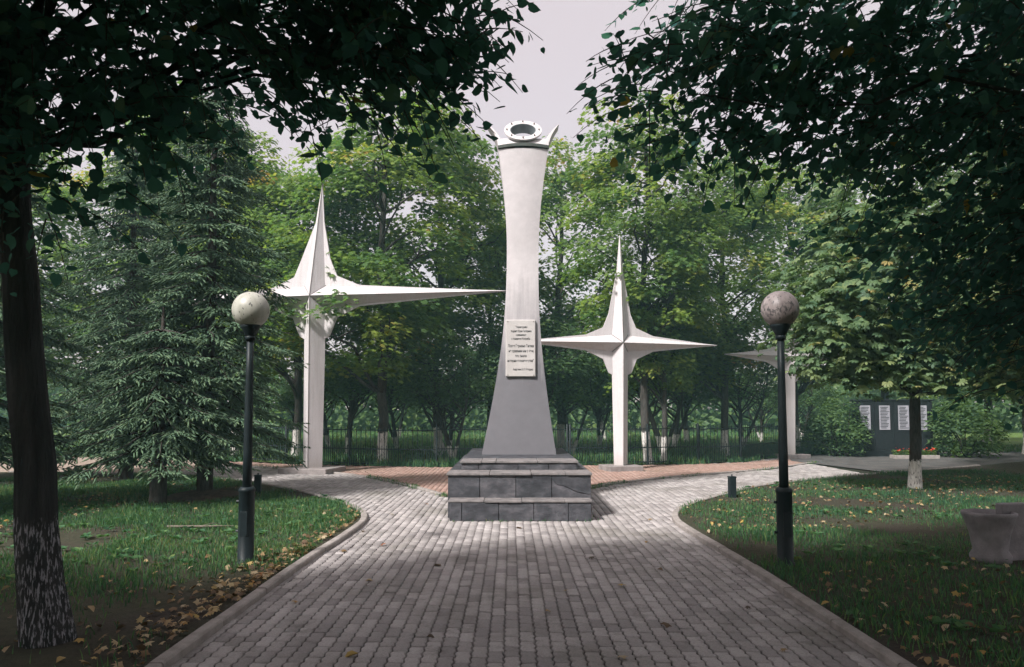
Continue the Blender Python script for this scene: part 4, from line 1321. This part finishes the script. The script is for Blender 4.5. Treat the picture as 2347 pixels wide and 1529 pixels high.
# ---- horse chestnut on the right lawn, palmate leaves
def chestnut_leaf():
    V = []; F = []
    for k in range(7):
        a = R(-105+35*k); L = 0.55-0.055*abs(k-3)
        d = np.array([math.sin(a), math.cos(a)]); n_ = np.array([d[1], -d[0]])
        o = len(V)
        pts = [(0, 0), (0.45, 0.055), (0.75, 0.10), (1.0, 0.0), (0.75, -0.10), (0.45, -0.055)]
        for s_, w_ in pts:
            q = d*L*s_+n_*w_
            V.append((q[0], q[1], -0.22*s_*s_*L*1.4+(0.03 if w_ else -0.01)))
        F += [(o, o+1, o+5), (o+1, o+2, o+4), (o+1, o+4, o+5), (o+2, o+3, o+4)]
    return V, [np.array(F)]
CH_V, CH_F = chestnut_leaf()
CH_ME = leaf_single(CH_V, CH_F, M['chestnut'])
def chestnut(label, foot, top, ell, n, seed, n_leaf=300, size=0.30):
    t = thing("chestnut_tree", label, "tree", (foot[0], foot[1], 0.03), 0, "chestnuts on the leafy lawn")
    r = np.random.default_rng(seed); o = np.array([foot[0], foot[1], 0.0])
    wts = np.array([e[2] for e in ell], float); wts /= wts.sum()
    P = []; Nn = []
    for i in range(n//6):
        e = ell[r.choice(len(ell), p=wts)]
        d = r.normal(size=3); d /= np.linalg.norm(d)
        c = np.array(e[0])+d*np.array(e[1])*r.random()**0.33
        for j in range(6):
            P.append(c+r.normal(0, 0.22, 3)*np.array([1, 1, 0.45]))
            Nn.append(np.array([d[0]*0.5, d[1]*0.5, 0.9])+r.normal(0, 0.30, 3))
    P = np.array(P); Nn = np.array(Nn)
    S = size*r.uniform(0.65, 1.2, len(P)); Rm = rot_from(Nn, r.random(len(P))*6.28); tone = r.beta(2, 2.2, len(P))
    P = P-o
    main = wiggle((0, 0, -0.08), np.array(top)-o, 16, 0.04, r)
    tv = [tube_arrays(main, np.interp(np.linspace(0, 1, 16), [0, 0.05, 0.2, 1], [0.15, 0.12, 0.105, 0.03]), 12, wob=0.03)]+limbs_to(P, main, 44, seed+3, 0.045)
    V, F = join(tv)
    mobj("trunk", fast_mesh("trunk", V, F, smooth=True), M['wash_low'], t)
    order = np.argsort(visible_rank(P+o))
    for i in order[:n_leaf]:
        lo = bpy.data.objects.new("leaf", CH_ME)
        lo.matrix_basis = Matrix.LocRotScale(Vector(P[i]), Matrix(Rm[i].tolist()).to_quaternion(), Vector((S[i],)*3))
        link(lo, t)
    rest = order[n_leaf:]
    V, F, T = scatter(CH_V, CH_F, P[rest], Rm[rest], S[rest], tone[rest])
    c = mobj("crown", fast_mesh("crown", V, F, T), M['chestnut'], t); c["kind"] = "stuff"
    return t
chestnut("horse chestnut with broad pale leaves reaching towards the sooty globe lamp", (8.4, 15.6), (8.3, 15.4, 7.6),
         [((7.6, 14.9, 4.0), (2.3, 1.6, 1.9), 5), ((6.4, 14.6, 3.4), (1.1, 1.0, 1.4), 2), ((8.8, 15.3, 6.0), (2.6, 1.8, 2.0), 3), ((9.4, 14.4, 2.9), (1.6, 1.1, 1.0), 2), ((7.8, 14.6, 2.5), (1.7, 0.9, 0.5), 1.7)], 6800, 51)
chestnut("darker horse chestnut further into the leafy lawn", (10.6, 13.0), (10.6, 13.0, 8.4),
         [((10.2, 12.6, 3.9), (2.4, 2.0, 2.1), 5), ((10.6, 12.8, 7.0), (2.7, 2.2, 2.2), 4)], 4800, 52)
chestnut("horse chestnut by the side path in front of the memorial wall's end", (15.0, 20.5), (15.0, 20.4, 9.0),
         [((14.4, 20.0, 3.9), (3.2, 2.4, 2.2), 6), ((15.0, 20.5, 8.0), (2.8, 2.4, 2.2), 4)], 4800, 53)

# ------------------------------------------------------------------ grass, weeds, fallen leaves
BLADE_V = [(-0.5, 0, 0), (0.5, 0, 0), (0.28, 0.18, 0.62), (0.0, 0.5, 1.0)]
BLADE_F = [np.array([(0, 1, 2), (0, 2, 3)])]
def blades(name, pos, hgt, wid, seed, label, cat, tone_shift=0.0, parent=None, mat='grass'):
    r = np.random.default_rng(seed); n = len(pos)
    a = r.random(n)*6.28; ln = r.uniform(0.3, 1.0, n)
    h = hgt*r.uniform(0.4, 1.3, n)*np.clip(1+0.7*vnoise(pos, 2.5, seed+6), 0.4, 1.8); wd = wid*r.uniform(0.7, 1.3, n)
    tv = np.array(BLADE_V)
    P = np.repeat(tv[None], n, 0)
    P[:, :, 0] *= wd[:, None]; P[:, :, 1] *= (h*ln)[:, None]; P[:, :, 2] *= h[:, None]
    c, s = np.cos(a)[:, None], np.sin(a)[:, None]
    X = P[:, :, 0]*c-P[:, :, 1]*s; Y = P[:, :, 0]*s+P[:, :, 1]*c
    P = np.stack([X, Y, P[:, :, 2]], -1)+pos[:, None, :]
    F = (BLADE_F[0][None]+np.arange(n)[:, None, None]*4).reshape(-1, 3)
    tn = np.repeat(np.clip(r.beta(2, 3, n)+tone_shift+0.22*vnoise(pos, 0.9, seed+3)+0.15*vnoise(pos, 4.0, seed+4), 0, 1), 2)
    
    me = fast_mesh(name, P.reshape(-1, 3), [F], tn)
    o = mobj(name, me, M[mat], parent)
    tag(o, label, cat, kind="stuff")
    return o
def vnoise(P, sc_, seed):
    r = np.random.default_rng(seed)
    out = np.zeros(len(P))
    for k in range(6):
        a = r.normal(size=2)*sc_; out += np.sin(P[:, 0]*a[0]+P[:, 1]*a[1]+r.random()*6.28)
    return out/6
def lawn_points(n, xr, yr, poly, seed, bare=0.28, dens=1.3):
    r = np.random.default_rng(seed)
    y = yr[0]+(yr[1]-yr[0])*r.random(n)**dens; x = r.uniform(xr[0], xr[1], n)
    P = np.stack([x, y], 1)
    P = P[in_poly(P, poly)]
    nz = vnoise(P, 1.1, seed)
    P = P[nz < bare+r.normal(0, 0.12, len(P))]
    return np.concatenate([P, np.full((len(P), 1), 0.03)], 1)
Pl = lawn_points(210000, (-12, -2.35), (4.2, 19.3), lawn_l_poly, 61, 0.22)
Pl = Pl[np.random.default_rng(1).random(len(Pl)) < np.clip((Pl[:, 1]-6.0)/2.4, 0.05, 1)]
dm = np.hypot(Pl[:, 0]+5.79, Pl[:, 1]-14.0)
Pl = Pl[(dm > 0.75)]
blades("grass", Pl, 0.07, 0.010, 62, "short green lawn grass under the spruces", "grass", 0.10)
Pr = lawn_points(120000, (2.6, 13), (4.2, 20), lawn_r_poly, 63, 0.12)
blades("grass", Pr, 0.07, 0.010, 64, "thin lawn grass among fallen leaves around the sooty globe lamp", "grass")
r = np.random.default_rng(66)
Po = np.stack([r.uniform(-22, 22, 90000), 22.0+28*r.random(90000)**1.7, np.zeros(90000)], 1)
fy = np.interp(Po[:, 0], [p[0] for p in FENCE], [p[1] for p in FENCE])
Po = Po[Po[:, 1] > fy+0.15]
blades("meadow_grass", Po, 0.20, 0.022, 67, "sunlit orchard grass behind the iron fence", "grass", 0.18)
# weeds at the fence foot and along the kerb of the red paving
fp = np.array(FENCE); seg = []
for a, b in zip(fp[:-1], fp[1:]):
    n = int(np.linalg.norm(b-a)*170); u = r.random(n)[:, None]
    q = a+(b-a)*u; q += r.normal(0, 0.10, q.shape); q[:, 1] -= 0.06
    keep = vnoise(q, 2.2, 9) > -0.15
    seg.append(q[keep])
q = np.concatenate(seg)
blades("weeds", np.concatenate([q, np.zeros((len(q), 1))], 1), 0.16, 0.03, 70, "weeds growing along the foot of the iron fence", "weeds", 0.05)
kl = np.concatenate([red_l[red_l[:, 1] > 14.4], red_r[red_r[:, 1] > 15.7]])
q = kl[r.integers(0, len(kl), 2600)]+r.normal(0, 0.07, (2600, 2))
q = q[vnoise(q, 2.6, 12) > 0.05]
blades("weeds", np.concatenate([q, np.zeros((len(q), 1))], 1), 0.07, 0.018, 71, "small weeds sprouting along the kerb of the red paving", "weeds", 0.1)
# moss and seedlings in the joints around the pedestal
q = np.stack([r.uniform(-1.15, 1.35, 500), r.uniform(11.2, 16.2, 500)], 1)
edge = np.minimum(np.abs(q[:, 0]-X0+0.03), np.abs(q[:, 0]-X1-0.03)) < 0.05
q = q[edge]
q2 = np.stack([r.uniform(-1.0, 1.2, 60), r.normal(11.27, 0.02, 60)], 1)
q = np.concatenate([q, q2])
blades("weeds", np.concatenate([q, np.zeros((len(q), 1))], 1), 0.05, 0.012, 72, "tiny weeds in the joints around the slate pedestal", "weeds", 0.1)

wd = []
for (xa, xb, ya, yb, poly, sd) in ((-10, -2.5, 7.0, 18, lawn_l_poly, 75), (2.7, 11, 5.0, 18, lawn_r_poly, 76)):
    rr_ = np.random.default_rng(sd)
    ctr = np.stack([rr_.uniform(xa, xb, 420), rr_.uniform(ya, yb, 420)], 1); ctr = ctr[in_poly(ctr, poly)]
    ctr = ctr[vnoise(ctr, 1.2, sd) > 0.0]
    k_ = 7; c2 = np.repeat(ctr, k_, 0); n_ = len(c2); aa = rr_.random(n_)*6.28
    ps = np.stack([c2[:, 0]+0.05*np.cos(aa), c2[:, 1]+0.05*np.sin(aa), np.full(n_, 0.075)], 1)
    nm_ = np.stack([-0.5*np.cos(aa), -0.5*np.sin(aa), np.ones(n_)], 1)+rr_.normal(0, 0.2, (n_, 3))
    V, F, T = scatter(OVAL_V, OVAL_F, ps, rot_from(nm_, rr_.random(n_)*6.28), rr_.uniform(0.05, 0.11, n_), np.clip(rr_.beta(3, 3, n_), 0, 0.9))
    o = mobj("lawn_weeds", fast_mesh("lawn_weeds", V, F, T), M['grass'])
    tag(o, "broad-leaved weeds in the lawn "+("with the spruces" if sd == 75 else "round the sooty globe lamp"), "weeds", kind="stuff")

# earth mound round the spruce trunk
V = []; F = []
nr, ns = 7, 22
V.append((0, 0, 0.14))
for i in range(1, nr+1):
    q = i/nr
    for k in range(ns):
        a = 2*math.pi*k/ns; rr = 0.95*q*(1+0.12*math.sin(3*a+1)+random.uniform(-.04, .04))
        V.append((rr*math.cos(a)*1.15, rr*math.sin(a), 0.14*(1-q*q)**1.2-0.02*q+random.uniform(-.008, .008)))
for k in range(ns): F.append((0, 1+k, 1+(k+1) % ns))
for i in range(nr-1):
    for k in range(ns):
        a = 1+i*ns+k; b = 1+i*ns+(k+1) % ns
        F.append((a, a+ns, b+ns, b))
mo = pobj("earth_mound", V, F, M['earth'], None, True); mo.location = (-5.7, 14.0, 0.03); struct(mo)

# fallen leaves
FLV = np.array(MAPLE_V)*np.array([1, 1, 2.5])+np.array([[0, 0, 0.25*v[0]**2*2] for v in MAPLE_V]); FLO = np.array(OVAL_V)*np.array([1.2, 1, 3.0])
def litter(name, pos, seed, label, size=0.068):
    r = np.random.default_rng(seed); n = len(pos)
    nm = np.stack([r.normal(0, 0.45, n), r.normal(0, 0.45, n), np.ones(n)], 1)
    half = n//2
    parts = [scatter(FLV, MAPLE_F, pos[:half], rot_from(nm[:half], r.random(half)*6.28), size*r.uniform(0.6, 1.3, half), r.random(half)),
             scatter(FLO, OVAL_F, pos[half:], rot_from(nm[half:], r.random(n-half)*6.28), size*r.uniform(0.6, 1.2, n-half), r.random(n-half))]
    V, F, T = merge(parts)
    o = mobj(name, fast_mesh(name, V, F, T), M['fallen'])
    return tag(o, label, "leaves", kind="stuff")
r = np.random.default_rng(80)
# left lawn: band along the kerb, plus scattered patches
n = 850
yy = r.uniform(4.3, 12.6, n); xx = np.interp(yy, [p[1] for p in KL[:9]], [p[0] for p in KL[:9]])-0.08-np.abs(r.normal(0, 0.24, n))
keep = r.random(n) < np.interp(yy, [4.3, 7.5, 9.5, 12.6], [0.5, 1, 0.6, 0.35])
A_ = np.stack([xx, yy], 1)[keep]
B_ = np.stack([r.uniform(-10, -2.5, 1500), r.uniform(4.3, 18.5, 1500)], 1)[:700]; B_ = B_[vnoise(B_, 0.9, 21) > 0.05]
D_ = np.stack([r.normal(-7.3, 0.35, 260), r.uniform(10.3, 14.6, 260)], 1)
E_ = np.stack([r.uniform(-6, -2.4, 900), r.uniform(4.4, 7.4, 900)], 1)[:160]
PLv = np.concatenate([A_, B_, D_, E_]); PLv = PLv[in_poly(PLv, lawn_l_poly)]
litter("leaf_litter", np.concatenate([PLv, 0.045+0.03*r.random((len(PLv), 1))], 1), 81, "brown and yellow fallen leaves on the lawn with the spruces")
Q_ = np.stack([r.uniform(2.6, 12, 3600), 4.3+14*r.random(3600)**1.2], 1); Q_ = Q_[in_poly(Q_, lawn_r_poly)]; Q_ = Q_[vnoise(Q_, 0.8, 33)+0.5*vnoise(Q_, 2.4, 34) > -0.22+r.normal(0, 0.12, len(Q_))]
litter("leaf_litter", np.concatenate([Q_, 0.045+0.03*r.random((len(Q_), 1))], 1), 82, "thick pale fallen leaves on the lawn round the sooty globe lamp")
# single leaves lying on the paving
lm1 = leaf_single(FLV, MAPLE_F, M['fallen']); lm2 = leaf_single(FLO, OVAL_F, M['fallen'])
spots = [(-0.8, 8.1), (1.05, 7.2), (0.9, 8.5), (1.55, 7.9), (-1.6, 9.3), (0.3, 6.3), (-0.6, 5.6), (1.2, 5.9), (-1.9, 6.6), (-1.1, 5.2), (0.5, 7.0), (2.0, 6.4), (1.7, 9.5), (-1.9, 11.9), (-1.5, 13.2), (0.1, 10.6), (2.1, 11.4), (-2.0, 8.9), (-1.4, 7.4), (0.75, 5.15), (1.9, 5.3), (-2.05, 10.3)]
for i, (x, y) in enumerate(spots):
    o = bpy.data.objects.new("fallen_leaf", lm1 if i % 3 else lm2)
    link(o); o.location = (x, y, 0.012); o.rotation_euler = (random.gauss(0, 0.15), random.gauss(0, 0.15), random.uniform(0, 6.28))
    s = random.uniform(0.06, 0.105); o.scale = (s, s, s)
    tag(o, "single dry fallen leaf lying on the grey zigzag paving", "leaf", "single leaves lying on the grey paving")
# dead branch in the lawn
bp = np.array([(-4.75, 10.35, 0.07), (-4.55, 10.32, 0.075), (-4.3, 10.36, 0.07), (-4.05, 10.33, 0.08), (-3.85, 10.40, 0.07)])
parts = [tube_arrays(bp, [0.018, 0.017, 0.015, 0.012, 0.006], 6), tube_arrays(np.array([bp[2], bp[2]+[0.12, 0.10, 0.03], bp[2]+[0.22, 0.13, 0.02]]), [0.009, 0.006, 0.003], 5)]
V, F = join(parts)
tag(mobj("fallen_branch", fast_mesh("fallen_branch", V, F, smooth=True), M['wood']), "thin dead branch lying in the grass near the pale globe lamp", "branch")

# ------------------------------------------------------------------ memorial wall, flower bed, far things
t = thing("memorial_wall", "low dark granite wall with four pale name tablets behind the chestnut", "memorial", (13.4, 26.3, 0), R(-6))
for xa, xb in ((-1.25, -0.56), (-0.55, 0.095), (0.105, 0.715), (0.725, 1.4)):
    box_obj("wall_slab", xa, xb, random.uniform(-0.006, 0.006), 0.22, 0.222, 1.95, M['wall_dark'], t, 0.012)
box_obj("wall_cap", -1.3, 1.45, -0.03, 0.25, 1.953, 2.01, M['wall_dark'], t, 0.012)
box_obj("wall_base", -1.36, 1.51, -0.14, 0.36, -0.05, 0.22, M['wall_dark'], t, 0.012)
for k, xt in enumerate((-0.88, -0.22, 0.42, 1.02)):
    tb = box_obj("tablet", xt-0.18, xt+0.18, -0.04, -0.004, 0.93, 1.79, M['tablet'], t, 0.006)
    for j in range(15):
        zl = 1.73-j*0.052
        wl = 0.13+0.025*((j*7+k*3) % 5)/4
        box_obj("name_line", xt-wl, xt+wl-0.03*((j*5+k) % 4), -0.0445, -0.0405, zl-0.011, zl+0.011, M['ink'], tb)
for bi, (bx_, by_, bs_, lab) in enumerate(((11.5, 26.5, 1.1, "round dark bush at the end of the memorial wall near the smaller cross"), (15.75, 25.9, 1.2, "round dark bush at the far end of the memorial wall"), (18.6, 25.2, 1.0, "dark bush on its own past the far end of the memorial wall"))):
    V, F, T, cs = clump_crown(46, [((0, 0, 0.95), (1.0, 0.9, 0.85), 1)], OVAL_V, OVAL_F, 90, 0.11, rad=(0.25, 0.45), seed=120+bi, tone_hi=False)
    bt = thing("bush", lab, "bush", (bx_, by_, 0), 0, "bushes by the memorial wall"); bt.scale = (bs_, bs_, bs_)
    c_ = mobj("foliage", fast_mesh("foliage", V, F, T), M['maple_dark'], bt); c_["kind"] = "stuff"
    Vb, Fb = join([tube_arrays(wiggle((0.05*np.cos(k), 0.05*np.sin(k), -0.03), cs[k*3], 6, 0.2, rng), np.linspace(0.03, 0.006, 6), 5) for k in range(12)])
    mobj("stems", fast_mesh("stems", Vb, Fb, smooth=True), M['bark'], bt)
t = thing("flower_bed", "bed of small red flowers in front of the dark memorial wall", "flower bed", (13.6, 25.2, 0))
r = np.random.default_rng(91)
box_obj("bed_edge", -0.75, 0.75, -0.2, 0.2, -0.03, 0.12, M['kerb'], t, 0.01)
pp = np.stack([r.uniform(-0.7, 0.7, 900), r.uniform(-0.17, 0.17, 900), np.full(900, 0.12)], 1)
me = None
nmz = np.stack([r.normal(0, .6, 900), r.normal(0, .6, 900), np.ones(900)], 1)
V, F, T = scatter(OVAL_V, OVAL_F, pp+np.array([0, 0, 1])*r.uniform(0, 0.16, (900, 1)), rot_from(nmz, r.random(900)*6.28), np.full(900, 0.07), r.random(900))
o = mobj("foliage", fast_mesh("foliage", V, F, T), M['maple_dark'], t); o["kind"] = "stuff"
FLW = [(0, 0, 0)]+[(0.5*math.cos(a)*(1 if k % 2 else 0.75), 0.5*math.sin(a)*(1 if k % 2 else 0.75), 0.15) for k, a in enumerate(np.linspace(0, 2*np.pi, 10, endpoint=False))]
FLWF = [np.array([(0, 1+k, 1+(k+1) % 10) for k in range(10)])]
bl = fast_mesh("blossom", np.array(FLW), FLWF, np.full(10, 0.5)); bl.materials.append(M['flower'])
for k in range(46):
    o = bpy.data.objects.new("blossom", bl); link(o, t)
    o.location = (r.uniform(-0.68, 0.68), r.uniform(-0.16, 0.12), r.uniform(0.24, 0.36)); s = r.uniform(0.05, 0.085); o.scale = (s, s, s)
    o.rotation_euler = (r.normal(0.5, 0.4), r.normal(0, 0.4), r.random()*6)

# far wood closing the view beyond the orchard
parts = []
r = np.random.default_rng(95)
n = 60000
a = r.uniform(-60, 60, n); hz = r.random(n)**0.9
top = 4.6+1.3*np.sin(a*0.21)+1.0*np.sin(a*0.53+1)+0.7*np.sin(a*1.3)
pos = np.stack([a, 50+9*r.random(n)+0.01*np.abs(a), 0.1+hz*np.maximum(top-0.1, 1)], 1)
nm = r.normal(0, 0.6, (n, 3))+np.array([0, -0.3, 0.8])
V, F, T = scatter(OVAL_V, OVAL_F, pos, rot_from(nm, r.random(n)*6.28), r.uniform(0.3, 0.6, n), np.clip(r.beta(2, 3, n), 0, 1))
o = mobj("far_wood", fast_mesh("far_wood", V, F, T), M['maple_dark'])
tag(o, "far wood closing the view beyond the orchard", "wood", kind="stuff")

# ------------------------------------------------------------------ thin teal volume added to lift the dark tones
hb = box_obj("added_haze", -90, 90, -20, 90, -1.1, 15.5, None)
hb["kind"] = "stuff"; hb["label"] = "thin teal volume added to lift the dark tones"; hb["category"] = "added_haze"
hm = bpy.data.materials.new("added_haze"); hm.use_nodes = True
ht = hm.node_tree; ht.nodes.clear()
ho = ht.nodes.new("ShaderNodeOutputMaterial"); hv = ht.nodes.new("ShaderNodeVolumePrincipled")
hv.inputs["Color"].default_value = (0.50, 0.90, 0.97, 1); hv.inputs["Density"].default_value = 0.0017; hv.inputs["Anisotropy"].default_value = 0.0
ht.links.new(hv.outputs[0], ho.inputs["Volume"])
hb.data.materials.append(hm)
